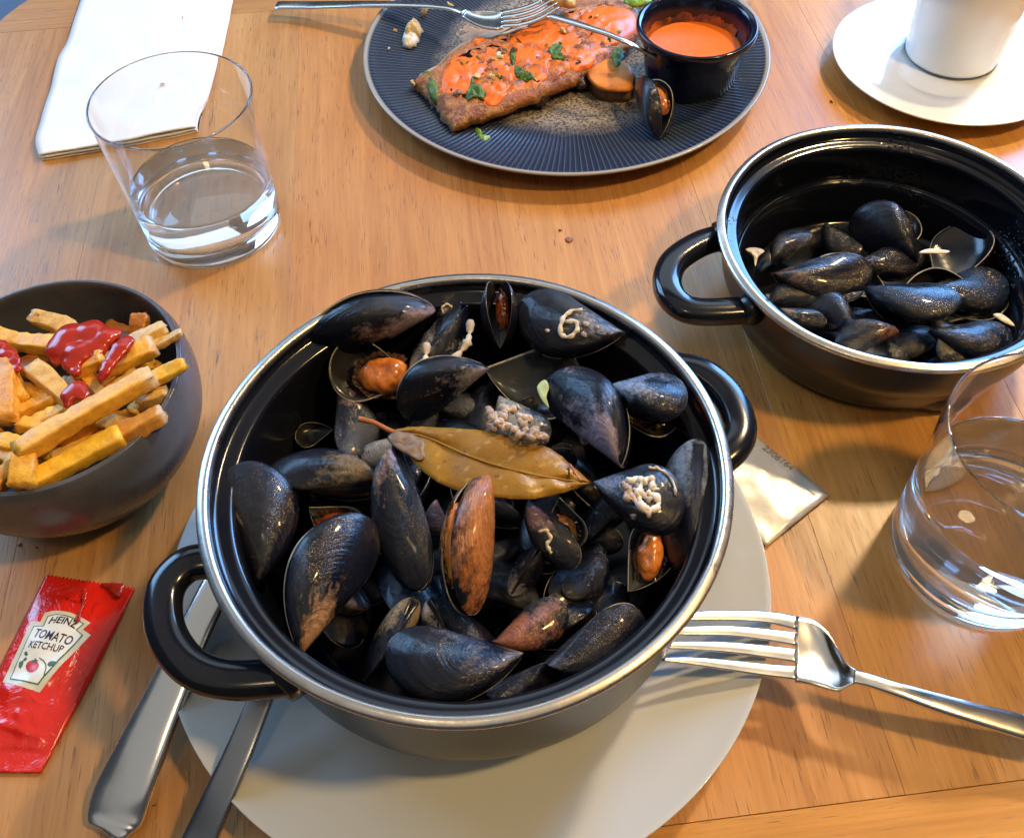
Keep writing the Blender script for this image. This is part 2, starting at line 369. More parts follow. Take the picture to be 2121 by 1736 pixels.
def lump_mesh(name, poly, z0, H, power=3., amp=.001, freq=120., seed=0, n=5, rings=14, zfn=None, wob=.0):
    """mound over a closed outline given as world points; real thickness, flat underside"""
    P = [Vector(p).to_2d() for p in poly]; c = sum(P, Vector((0, 0)))/len(P)
    out = [Vector(p) for p in closed_path([tuple(p) for p in P], n)]
    N = len(out); V = []; Fc = []; off = Vector((seed*2.3, seed*5.1, 0))
    for r in range(rings+1):
        f = 1-(r/rings)
        for p in out:
            q = c+(p-c)*f
            if wob and r == 0: q += (p-c).normalized()*noise.noise(Vector((q.x, q.y, 0))*400+off)*wob
            h = H*max(0, 1-f**power)**.5
            b = z0 if zfn is None else zfn(q.x, q.y)
            h += amp*noise.fractal(Vector((q.x, q.y, 0))*freq+off, 1, 2, 4)*min(1, 4*(1-f)) if r else 0
            V.append(Vector((q.x, q.y, b+max(h, 0))))
    k = len(V)
    for r in range(rings):
        for i in range(N):
            i2 = (i+1) % N; Fc.append((r*N+i, r*N+i2, (r+1)*N+i2, (r+1)*N+i))
    Fc.append(tuple(range(N))[::-1])
    return pymesh(name, V, Fc)

# ================================================================ SETTING
TA = R_(5)
def tl(x, y, z=0.):  # table frame -> world
    return Vector((x*math.cos(TA)-y*math.sin(TA), x*math.sin(TA)+y*math.cos(TA), z))
fl = pymesh('floor', [(-6, -4, -.75), (6, -4, -.75), (6, 8, -.75), (-6, 8, -.75)], [(0, 1, 2, 3)])
fo = link('floor', fl, 'blue_grey_floor', smooth=False); fo['kind'] = 'structure'
table = tag(empty('dining_table', (0, .4, -.75)), 'wooden table of wide light brown boards with everything standing on it', 'table')
def board(name, poly, mat, col, T=.028):
    bm = bmesh.new(); vs = [bm.verts.new(tl(x, y, 0)) for x, y in poly]; f = bm.faces.new(vs); bm.normal_update()
    if f.normal.z < 0: f.normal_flip()
    ex = bmesh.ops.extrude_face_region(bm, geom=[f]); bmesh.ops.translate(bm, vec=(0, 0, -T), verts=[v for v in ex['geom'] if isinstance(v, bmesh.types.BMVert)])
    bmesh.ops.recalc_face_normals(bm, faces=bm.faces)
    top = [e for e in bm.edges if all(abs(v.co.z) < 1e-6 for v in e.verts)]
    bmesh.ops.bevel(bm, geom=top, offset=.00012, segments=1, affect='EDGES')
    # keep texture space aligned with the table: store verts in the table frame
    bm.transform(Matrix.Rotation(-TA, 4, 'Z'))
    me = bpy.data.meshes.new(name); bm.to_mesh(me); bm.free()
    o = link(name, me, mat, table, smooth=False); o.matrix_basis = Matrix.Rotation(TA, 4, 'Z'); o.color = col; return o
YN, YF = .0899, .745
tints = [(1.0, 1.03, 1.08, 1), (1.03, 1.08, 1.14, 1), (1.0, .93, .88, 1), (1.08, 1.06, 1.06, 1), (1.10, 1.09, .84, 1), (1.12, 1.12, .84, 1), (1, .95, .9, 1), (1.04, 1, .98, 1)]  # board tones; the two at lower right also carry painted lamp warmth
xs = [-.366, -.2325, -.098, .0366, .170, .304, .438, .572, .706]
XL = tl(0, 0).x
cL = Vector((-.30*math.cos(-TA)-.70*math.sin(-TA), -.30*math.sin(-TA)+.70*math.cos(-TA)))  # corner centre in table frame
def arc_x(y):
    d = y-cL.y
    return cL.x-(.1115 if d < 0 else math.sqrt(max(0, .1115**2-d*d)))
left = [(arc_x(YN+(YF-YN)*k/24), YN+(YF-YN)*k/24) for k in range(25)]
board('plank', [(xs[1]-.00005, YN), (xs[1]-.00005, YF)]+left[::-1], 'oak_lengthwise', tints[0])
for i in range(1, 8):
    board('plank', [(xs[i]+.00005, YN), (xs[i+1]-.00005, YN), (xs[i+1]-.00005, YF), (xs[i]+.00005, YF)], 'oak_lengthwise', tints[i])
far_arc = [(arc_x(YF+.0003+(cL.y+.1114-YF)*k/16), YF+.0003+(cL.y+.1114-YF)*k/16) for k in range(17)]
board('end_board', [(.706, YF+.0003), (.706, cL.y+.1114)]+far_arc[::-1], 'oak_crosswise', (1.02, 1.06, 1.1, 1))
board('end_board', [(-.3495, YN-.0003), (-.3495, YN-.10), (.706, YN-.10), (.706, YN-.0003)], 'oak_crosswise', (1.15, 1.12, .66, 1))  # near board tinted yellow, warm lamp glow put into its colour
for lx, ly in ((-.30, .08), (.62, .08), (-.30, .72), (.62, .72)):
    p = tl(lx, ly); me = ribbon_mesh('leg', [(Vector((p.x, p.y, -.0285)), .06, .06), (Vector((p.x, p.y, -.75)), .04, .04)], 16, 6, up=Vector((0, 1, 0))); link('leg', me, 'oak_lengthwise', table, False)

# ================================================================ CROCKERY
def disc(name, label, cat, c, prof, mat, n=160, fn=None):
    me = lathe_mesh(name, prof, n, fn); o = link(name, me, mat); o.location = c; tag(o, label, cat); return o
WP = Vector((-.0232, .2075, 0)); RW = .1404
prof = [(0, .0065), (.06, .0065), (.085, .0072), (.098, .0098), (.112, .0142), (.128, .0186), (.1375, .0212), (.1398, .0222), (RW, .0221), (.1398, .0208), (.132, .0178), (.112, .0112), (.092, .0048), (.078, .0018), (.076, .0), (.072, .0), (.071, .0022), (0, .0028)]
disc('dinner_plate', 'large plain off-white plate under the full pot of mussels', 'plate', WP, prof, 'white_plate')
# dark ribbed plate
DP = Vector((.0493, .6421, 0)); RD = .151
NR = 232
prof = [(0, .006), (.03, .006), (.055, .006), (.07, .0064)]+[(.078+(.144-.078)*k/18, .0068+.0098*(k/18)**1.25) for k in range(19)]+[(.1475, .0175), (.1496, .0184), (RD, .0182), (.1505, .0168), (.143, .0135), (.12, .0078), (.095, .002), (.09, 0), (.086, 0), (.084, .0025), (0, .003)]
np_ = len(prof)
def ribf(r, z, a, j):
    if .086 < r < .1445 and z > .0064 and j < np_-8:
        k = min(1, (r-.086)/.02)*min(1, (.1465-r)/.004)
        z += .00022*k*math.cos(NR*(a)+ (r-.11)*60+ .8*math.sin(3*a))
    return r, z
me = lathe_mesh('ribbed_plate', prof, 1856, ribf)
vals = []; ribs = []
for v in me.vertices:
    r = math.hypot(v.co.x, v.co.y); a = math.atan2(v.co.y, v.co.x)
    under = v.co.z < .0001+.0068+.0098*max(0, (r-.078)/.066)**1.25-.0022 and r > .08
    vals.append(1. if under else r/RD); ribs.append(.5+.5*math.cos(NR*a+(r-.11)*60+.8*math.sin(3*a)))
attr(me, 'rad', vals); attr(me, 'rib', ribs)
o = link('ribbed_plate', me, 'ribbed'); o.location = DP; tag(o, 'dark blue plate with fine radial ribs holding the fish', 'plate')
# saucer and cup
SP = Vector((.3286, .6146, 0))
prof = [(0, .004), (.03, .004), (.034, .0036), (.036, .0046), (.05, .0062), (.066, .0105), (.079, .0146), (.0826, .0158), (.0831, .0152), (.081, .0134), (.066, .008), (.045, .002), (.042, 0), (.038, 0), (.036, .0018), (0, .002)]
disc('saucer', 'round white saucer with a broad rim under the white cup', 'saucer', SP, prof, 'white_china')
cupc = at(1969, 112, .005)
prof = [(0, .0042), (.029, .0042), (.030, .0008), (.0325, .0), (.0336, .0012), (.0338, .004), (.0352, .03), (.0375, .07), (.0385, .0895), (.0380, .0905), (.0368, .0898), (.0358, .07), (.0335, .03), (.031, .008), (0, .0065)]
cup = tag(empty('coffee_cup', cupc), 'tall straight-sided white cup standing on the white saucer', 'cup')
o = link('body', lathe_mesh('body', prof, 96), 'white_china', cup); o.matrix_parent_inverse = Matrix.Identity(4)
hp = [Vector((p[0], 0, p[1])) for p in smooth_path([(.036, .072), (.05, .078), (.062, .066), (.06, .045), (.047, .03), (.0345, .028)], 6)]
me = tube_mesh('handle', hp, .0042, 12); me.transform(Matrix.Rotation(R_(25), 4, 'Z')); o = link('handle', me, 'white_china', cup); o.matrix_parent_inverse = Matrix.Identity(4)
me = lathe_mesh('foot_line', [(.0332, .0002), (.0339, .0009), (.0340, .0016), (.0336, .0013)], 96); o = link('foot_ring', me, 'bowl_glaze', cup); o.matrix_parent_inverse = Matrix.Identity(4)

# ---------------------------------------------------------------- pots
def pot(name, label, c, Rr, zr, handles, zb, depth_base, rb):
    root = tag(empty(name, (c[0], c[1], zb)), label, 'pot')
    r = Rr
    outer = [(0, zb), (rb-.006, zb), (rb, zb+.002), (rb+.006, zb+.008), (r-.013, zb+.022), (r-.0085, zb+.032), (r-.0068, zr-.020), (r-.006, zr-.006), (r-.0035, zr-.004)]
    outer = smooth_path(outer, 4)
    me = lathe_mesh('body', outer, 160); me.transform(Matrix.Translation((c[0], c[1], 0))); link('outer_body', me, 'outer_enamel', root)
    inner = [(r-.0030, zr-.0014), (r-.0050, zr-.0030), (r-.0062, zr-.0058), (r-.0080, zr-.0076), (r-.0125, zr-.0086), (r-.0140, zr-.0098), (r-.0144, zr-.0125), (r-.0146, zr-.020), (r-.0150, zr-.032), (r-.0185, zb+.030), (r-.025, zb+.012), (rb-.004, zb+.0045), (rb*.6, zb+.003), (0, zb+.003)]
    me = lathe_mesh('lining', smooth_path(inner, 4), 160); me.transform(Matrix.Translation((c[0], c[1], 0))); link('lining', me, 'wet_enamel' if name == 'empty' else 'enamel', root)
    V = []
    rimp = [(r-.0037+.0027*math.cos(a), zr-.0022+.0022*math.sin(a)+ .0003*math.cos(3*a)) for a in [2*math.pi*k/14 for k in range(15)]]
    rimp += []
    def dent(rr, z, a, j): return rr+.0004*math.sin(5*a+1)*math.sin(2*a), z+.0003*math.sin(3*a)
    me = lathe_mesh('rim', rimp, 200, dent); me.transform(Matrix.Translation((c[0], c[1], 0))); link('rim', me, 'rim_steel', root)
    for h in handles:
        P = smooth_path(h, 8); st = [(at(x, y, z), wd, th) for x, y, z, wd, th in P]
        link('handle', ribbon_mesh('handle', st, 20, 2.3), 'enamel', root)
        for e in (st[1], st[-2]):
            d = (e[0]-Vector((c[0], c[1], e[0].z))).normalized()
            q = Vector((c[0], c[1], e[0].z))+d*(r-.0055)
            link('handle_mount', ribbon_mesh('handle_mount', [(q-d*.002, .016, .020), (q+d*.003, .0155, .016), (q+d*.006, .014, .011)], 16, 2.4), 'outer_enamel', root)
    return root
PC = Vector((-.0199, .2142, 0)); PR = .1098; PZ = .1008; PB = .0088
W_, T_ = .0150, .0115
H1 = [(445, 1160, .083, W_, T_), (385, 1172, .084, W_, T_), (342, 1225, .084, W_, T_), (345, 1310, .084, W_, T_), (395, 1380, .084, W_, T_), (480, 1408, .083, W_, T_), (620, 1400, .082, W_, T_)]
H2 = [(1395, 760, .082, W_, T_), (1455, 775, .083, W_, T_), (1508, 822, .083, W_, T_), (1532, 885, .083, W_, T_), (1518, 928, .083, W_, T_), (1480, 960, .082, W_, T_)]
pot('mussel_pot', 'black enamel pot heaped with mussels, standing on the off-white plate', PC, PR, PZ, [H1, H2], PB, .02, .083)
QC = Vector((.2133, .3807, 0)); QR = .0981; QZ = .0620
H3 = [(1512, 488, .046, .0162, .012), (1450, 506, .048, .0162, .012), (1396, 543, .049, .0162, .012), (1382, 588, .049, .0162, .012), (1402, 628, .049, .0162, .012), (1450, 646, .048, .0162, .012), (1565, 642, .046, .0162, .012)]
qr = pot('mussel_pot', 'black enamel pot with a few empty shells, behind the right-hand water glass', QC, QR, QZ, [H3], .0003, .0, .074)
for ch in qr.children:
    if ch.name.startswith('lining'): ch.data.materials[0] = M['wet_enamel']

# ---------------------------------------------------------------- fries bowl
BC = Vector((-.226, .2907, 0)); BR = .0663; BZ = .07
prof = smooth_path([(0, .003), (.030, .003), (.031, .0), (.035, .0), (.040, .003), (.054, .014), (.0655, .032), (.0694, .048), (.0690, .062), (.0668, .0695), (.0655, .0705), (.0640, .0695), (.0640, .055), (.060, .032), (.045, .013), (.02, .007), (0, .0065)], 4)
disc('snack_bowl', 'small rounded dark grey bowl full of chips at the left edge', 'bowl', BC, prof, 'bowl_glaze', 144)

# ---------------------------------------------------------------- tumblers
def tumbler(label, c, wl, wlabel, rt=.0472, rb=.0432, h=.096):
    wo = lambda z: rb+(rt-rb)*(z-.005)/(h-.005)
    wi = lambda z: wo(z)-.0013
    P = [(0, .0009), (rb-.009, .0009), (rb-.0070, .0006), (rb-.0060, .0001), (rb-.0048, .0), (rb-.0030, .0001), (rb-.0016, .0007), (rb-.0006, .0019), (rb-.0001, .0034), (wo(.0050), .0050), (wo(.0056), .0056)]
    P += [(wo(z), z) for z in (.008, .015, .03, .05, .07, .085, h-.004, h-.0018, h-.0011)]
    cx_, cz_, r_ = wo(h-.00065)-.00065, h-.00065, .00065
    P += [(cx_+r_*math.cos(a), cz_+r_*math.sin(a)) for a in [math.pi*k/10 for k in range(0, 11)]]
    P += [(wi(z), z) for z in (h-.0011, h-.0018, h-.004, .085, .07, .05, .036, .027, .021, .0185)]
    bw = wi(.017); P += [(bw-.0052*(1-math.cos(a)), .0172-.0060*math.sin(a)) for a in [math.pi/2*k/8 for k in range(0, 9)]]
    P += [(bw-.0075, .0110), (bw-.012, .0106), (bw*.4, .0104), (0, .0104)]
    o = link('water_tumbler', lathe_mesh('water_tumbler', P, 144), 'glass'); o.location = c; tag(o, label, 'drinking glass', 'two clear water tumblers')
    e_ = .00008
    Q = [(0, .0104-e_), (bw*.4, .0104-e_), (bw-.012, .0106-e_), (bw-.0075, .0110-e_)]+[(bw-.0052*(1-math.cos(a))+e_, .0172-.0060*math.sin(a)-e_) for a in [math.pi/2*k/8 for k in range(8, -1, -1)]]
    Q += [(wi(z)+e_, z) for z in (.0185, .021, .027, wl-.003, wl-.0005, wl+.0005)]+[(wi(wl)-.0003, wl+.0004), (wi(wl)-.0008, wl+.0001), (wi(wl)-.0015, wl), (wi(wl)-.003, wl-.00005), (wi(wl)*.5, wl-.00005), (0, wl-.00005)]
    q = link('drinking_water', lathe_mesh('drinking_water', Q, 144), 'water'); q.location = c; tag(q, wlabel, 'water', 'water in the two tumblers')
tumbler('clear water tumbler at upper left in front of the white napkin', Vector((-.1909, .4761, 0)), .036, 'still water in the tumbler beside the white napkin')
tumbler('clear water tumbler at right edge in front of the empty-shell pot', Vector((.2291, .2189, 0)), .051, 'still water in the tumbler at the right edge, above the big fork')

# ---------------------------------------------------------------- napkin
def sheet(name, rows, th, mat, label=None, cat=None, amp=.0, parent=None, freq=40, attrs=None):
    """rows: equal-length lists of world points -> thick sheet"""
    nr, nc = len(rows), len(rows[0]); V = []
    for r in rows:
        for p in r: V.append(Vector(p)+Vector((0, 0, amp*noise.noise(Vector(p)*freq))))
    V += [v-Vector((0, 0, th)) for v in V]; K = nr*nc; Fc = []
    for i in range(nr-1):
        for j in range(nc-1):
            a = i*nc+j; Fc.append((a, a+1, a+nc+1, a+nc)); Fc.append((K+a, K+a+nc, K+a+nc+1, K+a+1))
    bd = [j for j in range(nc)]+[i*nc+nc-1 for i in range(1, nr)]+[(nr-1)*nc+j for j in range(nc-2, -1, -1)]+[i*nc for i in range(nr-2, 0, -1)]
    for k in range(len(bd)):
        a, b = bd[k], bd[(k+1) % len(bd)]; Fc.append((a, K+a, K+b, b))
    me = pymesh(name, V, Fc)
    bm = bmesh.new(); bm.from_mesh(me); bmesh.ops.recalc_face_normals(bm, faces=bm.faces); bm.to_mesh(me); bm.free()
    if attrs: attr(me, attrs[0], attrs[1]+attrs[1])
    o = link(name, me, mat, parent)
    if label: tag(o, label, cat)
    return o
Lf = smooth_path([(79, 322), (75, 285), (103, 187), (118, 130), (142, 76), (170, -5), (190, -70)], 8)
Mf = smooth_path([(404, 262), (406, 236), (422, 178), (440, 100), (450, 40), (458, -5), (468, -70)], 8)
Rf = smooth_path([(406, 266), (412, 240), (436, 195), (460, 112), (474, 44), (484, -5), (500, -70)], 8)
rows = []
for a, b, c in zip(Lf, Mf, Rf):
    row = []
    for k in range(25):
        t = k/24; x = a[0]+(b[0]-a[0])*t; y = a[1]+(b[1]-a[1])*t
        if k < 24: row.append(at(x, y, .0052+.0012*math.sin(t*3.0)))
    for k in range(6):
        t = k/5; row.append(at(b[0]+(c[0]-b[0])*t, b[1]+(c[1]-b[1])*t, .0052-.0040*t**1.3))
    rows.append(row)
nap = tag(empty('paper_napkin', at(260, 200, 0)), 'folded white paper napkin lying behind the left water glass', 'napkin')
sheet('top_layer', rows, .0008, 'napkin', amp=.0012, parent=nap, freq=45)
rows2 = [[Vector((p.x+.0008*math.sin(j), p.y-.0004, min(p.z-.0019, .0035)-.0012*0)) for j, p in enumerate(r)] for r in rows]
sheet('middle_layer', [[Vector((p.x, p.y, max(.0012, p.z-.0001))) for p in r[:-2]] for r in rows2], .0007, 'napkin', amp=.0002, parent=nap)
sheet('bottom_layer', [[Vector((p.x+.0006, p.y+.0005, .0009)) for p in r[:-1]] for r in rows2], .0006, 'napkin', parent=nap)

# ---------------------------------------------------------------- cutlery
def fork(label, handle, head, tines, mat='steel', th=.0016, conc=.0):
    c = at((head[0][0]+head[0][2])/2, (head[0][1]+head[0][3])/2, head[0][4]); root = tag(empty('dinner_fork', c), label, 'fork', 'two steel forks')
    st = [(at(x, y, z), wd, t_) for x, y, z, wd, t_ in smooth_path(handle, 8)]
    link('handle', ribbon_mesh('handle', st, 20, 2.6), mat, root)
    rows = []
    for ax, ay, bx, by, z, dip in smooth_path(head, 6):
        r = []
        for k in range(13):
            t = k/12; r.append(at(ax+(bx-ax)*t, ay+(by-ay)*t, z-dip*(1-(2*t-1)**2)))
        rows.append(r)
    sheet('head', rows, th, mat, parent=root)
    for tn in tines:
        st = [(at(x, y, z), wd, t_) for x, y, z, wd, t_ in smooth_path(tn, 6)]
        link('tine', ribbon_mesh('tine', st, 12, 3.2), mat, root)
hd = [(1771, 1388, 1773, 1411, .0300, .0002), (1781-8, 1390, 1773, 1412, .0300, .0002)]
head = [(1776, 1389, 1777, 1412, .0300, .0000), (1755, 1374, 1757, 1420, .0292, .0012), (1735, 1342, 1736, 1430, .0280, .0026), (1712, 1306, 1710, 1424, .0270, .0032), (1683, 1284, 1680, 1416, .0262, .0026), (1650, 1276, 1648, 1410, .0258, .0012)]
fork('large bright steel fork leaning on the plate rim at lower right',
     [(1768, 1401, .0294, .0062, .0024), (1800, 1409, .0298, .0060, .0028), (1860, 1429, .0296, .0066, .0034), (1950, 1458, .0276, .0084, .0036), (2080, 1494, .0236, .0105, .0034), (2220, 1530, .0190, .0125, .0030), (2420, 1580, .0110, .0150, .0028), (2600, 1626, .0045, .0160, .0026)],
     head,
     [[(1652, 1292-1, .0248, .0066, .0017), (1600, 1277+3, .0252, .0060, .0017), (1530, 1272+3, .0262, .0054, .0016), (1440, 1274+2, .0280, .0046, .0015), (1360, 1284, .0300, .0026, .0012)],
      [(1652, 1324, .0246, .0066, .0017), (1590, 1315, .0250, .0060, .0017), (1510, 1307, .0260, .0053, .0016), (1420, 1307, .0276, .0044, .0015), (1350, 1310, .0292, .0026, .0012)],
      [(1652, 1358, .0246, .0066, .0017), (1590, 1350, .0250, .0060, .0017), (1510, 1341, .0260, .0053, .0016), (1420, 1337, .0276, .0042, .0015), (1360, 1337, .0290, .0024, .0012)],
      [(1652, 1394, .0248, .0064, .0017), (1590, 1388, .0252, .0058, .0017), (1510, 1378, .0262, .0050, .0016), (1430, 1369, .0276, .0036, .0015), (1369, 1366, .0290, .0016, .0011)]])
fork('smaller steel fork resting across the ribbed plate at the top',
     [(573, 12, .010, .0115, .0024), (640, 12, .012, .0112, .0026), (760, 10, .021, .0095, .0028), (860, 12, .027, .0072, .0028), (930, 18, .031, .0058, .0026), (962, 27, .033, .0056, .0022)],
     [(960, 20, 958, 34, .033, .0), (980, 24, 976, 46, .0325, .001), (1000, 24, 998, 56, .032, .0022), (1024, 24, 1024, 60, .032, .002), (1040, 23, 1042, 58, .0325, .001)],
     [[(1038, 27, .0322, .0048, .0014), (1075, 20, .034, .0042, .0014), (1110, 8, .037, .0036, .0013), (1140, -12, .041, .0018, .001)],
      [(1038, 36, .0318, .0048, .0014), (1075, 31, .0335, .0042, .0014), (1112, 19, .036, .0036, .0013), (1148, -2, .041, .0018, .001)],
      [(1038, 45, .0318, .0048, .0014), (1078, 41, .0335, .0042, .0014), (1116, 29, .036, .0036, .0013), (1154, 7, .041, .0018, .001)],
      [(1038, 54, .0320, .0046, .0014), (1080, 51, .0335, .0042, .0014), (1120, 38, .036, .0036, .0013), (1158, 16, .041, .0018, .001)]])
def bar(name, label, cat, pts, mat, power=2.4, part='handle'):
    st = [(at(x, y, z), wd, t_) for x, y, z, wd, t_ in smooth_path(pts, 8)]
    root = tag(empty(name, st[0][0]), label, cat)
    link(part, ribbon_mesh(part, st, 24, power), mat, root); return root, st
bar('table_knife', 'broad polished steel cutlery handle leaning on the plate at lower left', 'knife',
    [(221, 1728, .0045, .0060, .0016), (223, 1725, .0046, .0125, .0024), (226, 1719, .0048, .0180, .0034), (231, 1707, .0050, .0220, .0046), (239, 1688, .0055, .0250, .0056), (255, 1640, .0090, .0255, .0060), (290, 1560, .0145, .0230, .0060), (335, 1460, .0205, .0196, .0058), (378, 1365, .0258, .0174, .0056), (420, 1275, .0295, .0160, .0054), (462, 1190, .0325, .0150, .0052)], 'steel', 3.4)
r, st = bar('serving_spoon', 'narrow dark flat steel cutlery handle between bright knife and plate centre', 'cutlery',
    [(392, 1790, .0100, .0150, .0028), (414, 1738, .0135, .0146, .0030), (457, 1640, .0215, .0130, .0030), (500, 1545, .0275, .0118, .0030), (539, 1450, .0315, .0108, .0030), (578, 1360, .0350, .0104, .0030)], 'dark_steel', 5.)

# ---------------------------------------------------------------- foil sachet with stamped number
A = [Vector(p) for p in ((0, 0, 0),)]
c0, c1, c2 = at(1718, 1025, .0022), at(1588, 1131, .0022), at(1566, 903, .0022)
e1, e2 = c1-c0, (c2-c0)*1.5
rows = [[c0+e1*(u/20)+e2*(v/28)+Vector((0, 0, .0022*math.sin(math.pi*u/20)**.6*math.sin(math.pi*v/28)**.6 if 0 < u < 20 and 0 < v < 28 else 0)) for v in range(29)] for u in range(21)]
rows = [[p+Vector((0, 0, .0009*noise.fractal(p*70, 1, 2, 3))) for p in r] for r in rows]
sach = tag(empty('wipe_sachet', c0), 'silver foil wipe sachet poking out behind the off-white plate', 'sachet')
sheet('foil_pouch', rows, .0006, 'silver_foil', parent=sach)
sac_bvh = None
def text_mesh(body, bold=.0):
    cu = bpy.data.curves.new('t', 'FONT'); cu.body = body; cu.offset = bold; cu.resolution_u = 3
    ob = bpy.data.objects.new('t', cu); COL.objects.link(ob); dg = bpy.context.evaluated_depsgraph_get(); dg.update()
    me = bpy.data.meshes.new_from_object(ob.evaluated_get(dg)); bpy.data.objects.remove(ob); return me
def drape(me, o, ex, ey, bvh, lift):
    xs_ = [v.co.x for v in me.vertices]; ys_ = [v.co.y for v in me.vertices]; x0, x1 = min(xs_), max(xs_); y0, y1 = min(ys_), max(ys_)
    for v in me.vertices:
        p = o+ex*((v.co.x-x0)/(x1-x0))+ey*((v.co.y-y0)/(y1-y0)); h = bvh.ray_cast(Vector((p.x, p.y, .2)), Vector((0, 0, -1)))[0]
        v.co = Vector((p.x, p.y, (h.z if h else .004)+lift))
pouch = [ch for ch in sach.children][0]
b = BVHTree.FromPolygons([v.co for v in pouch.data.vertices], [tuple(p.vertices) for p in pouch.data.polygons])
me = text_mesh('2306164', .01); pA = c0+e2*.56+e1*.10; pB = c0+e2*.30+e1*.10
drape(me, pA, (pB-pA), e1.normalized()*-.0045+Vector((0, 0, 0)), b, .00025); link('stamped_number', me, 'foil_emboss', sach, False)
for u in (.06,):
    pts = [c0+e1*.13+e2*(.06+.88*k/20) for k in range(21)]
    pts = [Vector((p.x, p.y, (b.ray_cast(Vector((p.x, p.y, .2)), Vector((0, 0, -1)))[0] or p).z+.0001)) for p in pts]
    link('seal_line', tube_mesh('seal_line', pts, .00035, 6), 'silver_foil', sach)

# ================================================================ MUSSELS
def outline(s, v):
    """centre line y and half width of a valve at s in 0..1 along the hinge direction"""
    wf = lambda q: (q**.72*(1-q)**.50)/.4357
    W0 = .262*v[0]
    q = min(max(s, 0), 1); w_ = W0*wf(q)
    qm = .59
    c_ = -w_ if q < qm else -W0*(1-.10*((q-qm)/(1-qm))**1.5)
    c_ += .045*v[1]*math.sin(math.pi*q)
    return c_, w_
def valve_mesh(name, v, flip=False, seed=0, ns=34, nf=22, thick=.024):
    infl = .168*v[2]
    top = []; 
    ang = []
    for k in range(121):
        q = k/120; c_, w_ = outline(q, v)
        for sg in (1, -1):
            y = c_+sg*w_; ang.append((math.atan2(y, q) if q > 1e-5 or abs(y) > 1e-5 else 0, math.hypot(q, y)))
    ang.sort()
    def Rof(t):
        lo = 0; best = min(ang, key=lambda p: abs(p[0]-t)); return max(best[1], .05)
    V = []; Fc = []; mat = []; uv = []
    off = Vector((seed*7.7, seed*3.3, 0))
    def pt(s, f, inn):
        c_, w_ = outline(s, v)
        if inn: w_ = max(0, w_-thick*.5)
        h = infl*1.08*(s**.42*(1-s)**.85)/.4466
        z = h*max(0, math.sin(math.pi*(f/math.pi)**1.2))**(.82+.45*s)
        y = c_+w_*math.cos(f)
        y += .03*math.sin(f)*(1-s)*v[1]
        if inn: z = max(0, z-thick)+.0008
        g = 0
        if not inn:
            th = math.atan2(y, s) if s > 1e-4 else 0; g = math.hypot(s, y)/Rof(th)
            z += .0014*math.sin(g*34+2*noise.noise(Vector((s*2, y*2, seed))))*math.sin(f)*min(1, g*2)
            z += .020*noise.noise(Vector((s*2.2, y*2.2, 0))+off)*math.sin(f)
        else:
            th = math.atan2(y, s) if s > 1e-4 else 0; g = math.hypot(s, y)/Rof(th)
        return Vector((s, y, z)), (g, th/math.pi+.5)
    for inn in (False, True):
        for i in range(ns+1):
            s = .5-.5*math.cos(math.pi*i/ns)
            for j in range(nf+1):
                p, u = pt(s, math.pi*j/nf, inn); V.append(p); uv.append(u)
    K = (ns+1)*(nf+1)
    for inn in (0, 1):
        for i in range(ns):
            for j in range(nf):
                a = inn*K+i*(nf+1)+j; q = (a, a+nf+1, a+nf+2, a+1)
                Fc.append(q if not inn else q[::-1]); mat.append(inn)
    for i in range(ns):
        for j in (0, nf):
            a = i*(nf+1)+j; b = a+nf+1; q = (a, b, K+b, K+a); Fc.append(q if j else q[::-1]); mat.append(2)
    if flip:
        V = [Vector((p.x, p.y, -p.z)) for p in V]; Fc = [f[::-1] for f in Fc]
    me = bpy.data.meshes.new(name); me.from_pydata([tuple(p) for p in V], [], Fc)
    ul = me.uv_layers.new(name='growth')
    for p in me.polygons:
        p.material_index = mat[p.index]
        for li in p.loop_indices: ul.data[li].uv = uv[me.loops[li].vertex_index]
    bm = bmesh.new(); bm.from_mesh(me); bmesh.ops.remove_doubles(bm, verts=bm.verts, dist=1e-5); bm.to_mesh(me); bm.free()
    for x in ('shell', 'nacre', 'cream_edge'): me.materials.append(M[x])
    me.polygons.foreach_set('use_smooth', [True]*len(me.polygons))
    return me
VAR = [(1.0, .6, 1.0), (1.12, .2, .92), (.9, 1.0, 1.08), (1.05, .0, 1.15)]
VM = [(valve_mesh('valve', v, False, k), valve_mesh('valve', v, True, k)) for k, v in enumerate(VAR)]
MEAT = {}
for nm, mt, am, fd in (('o', 'meat_orange', .22, .10), ('r', 'meat_rust', .2, .12)):
    MEAT[nm] = blob_mesh('meat', (.27, .135, .10), am*.75, 1.1, 3, 4, fd*.7); MEAT[nm].materials.append(M[mt])
    MEAT[nm].polygons.foreach_set('use_smooth', [True]*len(MEAT[nm].polygons))
def frill():
    V = []; Fc = []; n = 120
    for i in range(n+1):
        a = R_(-150)+R_(300)*i/n; r = 1+.02*math.sin(i*1.7)+.04*math.sin(i*.33)
        for j in range(3):
            k = .92+.10*j; V.append((.31*r*k*math.cos(a), .155*r*k*math.sin(a), .012*math.sin(i*1.1+j)+.012*j))
    for i in range(n):
        for j in range(2): a = i*3+j; Fc.append((a, a+3, a+4, a+1))
    me = pymesh('mantle_frill', V, Fc); me.materials.append(M['mantle']); me.polygons.foreach_set('use_smooth', [True]*len(me.polygons))
    return me
FR = frill()
def child(name, me, parent, mtx):
    o = bpy.data.objects.new(name, me); COL.objects.link(o); o.parent = parent; o.matrix_local = mtx; return o
G1 = 'mussels heaped in the full pot'; G2 = 'mussel shells left in the second pot'
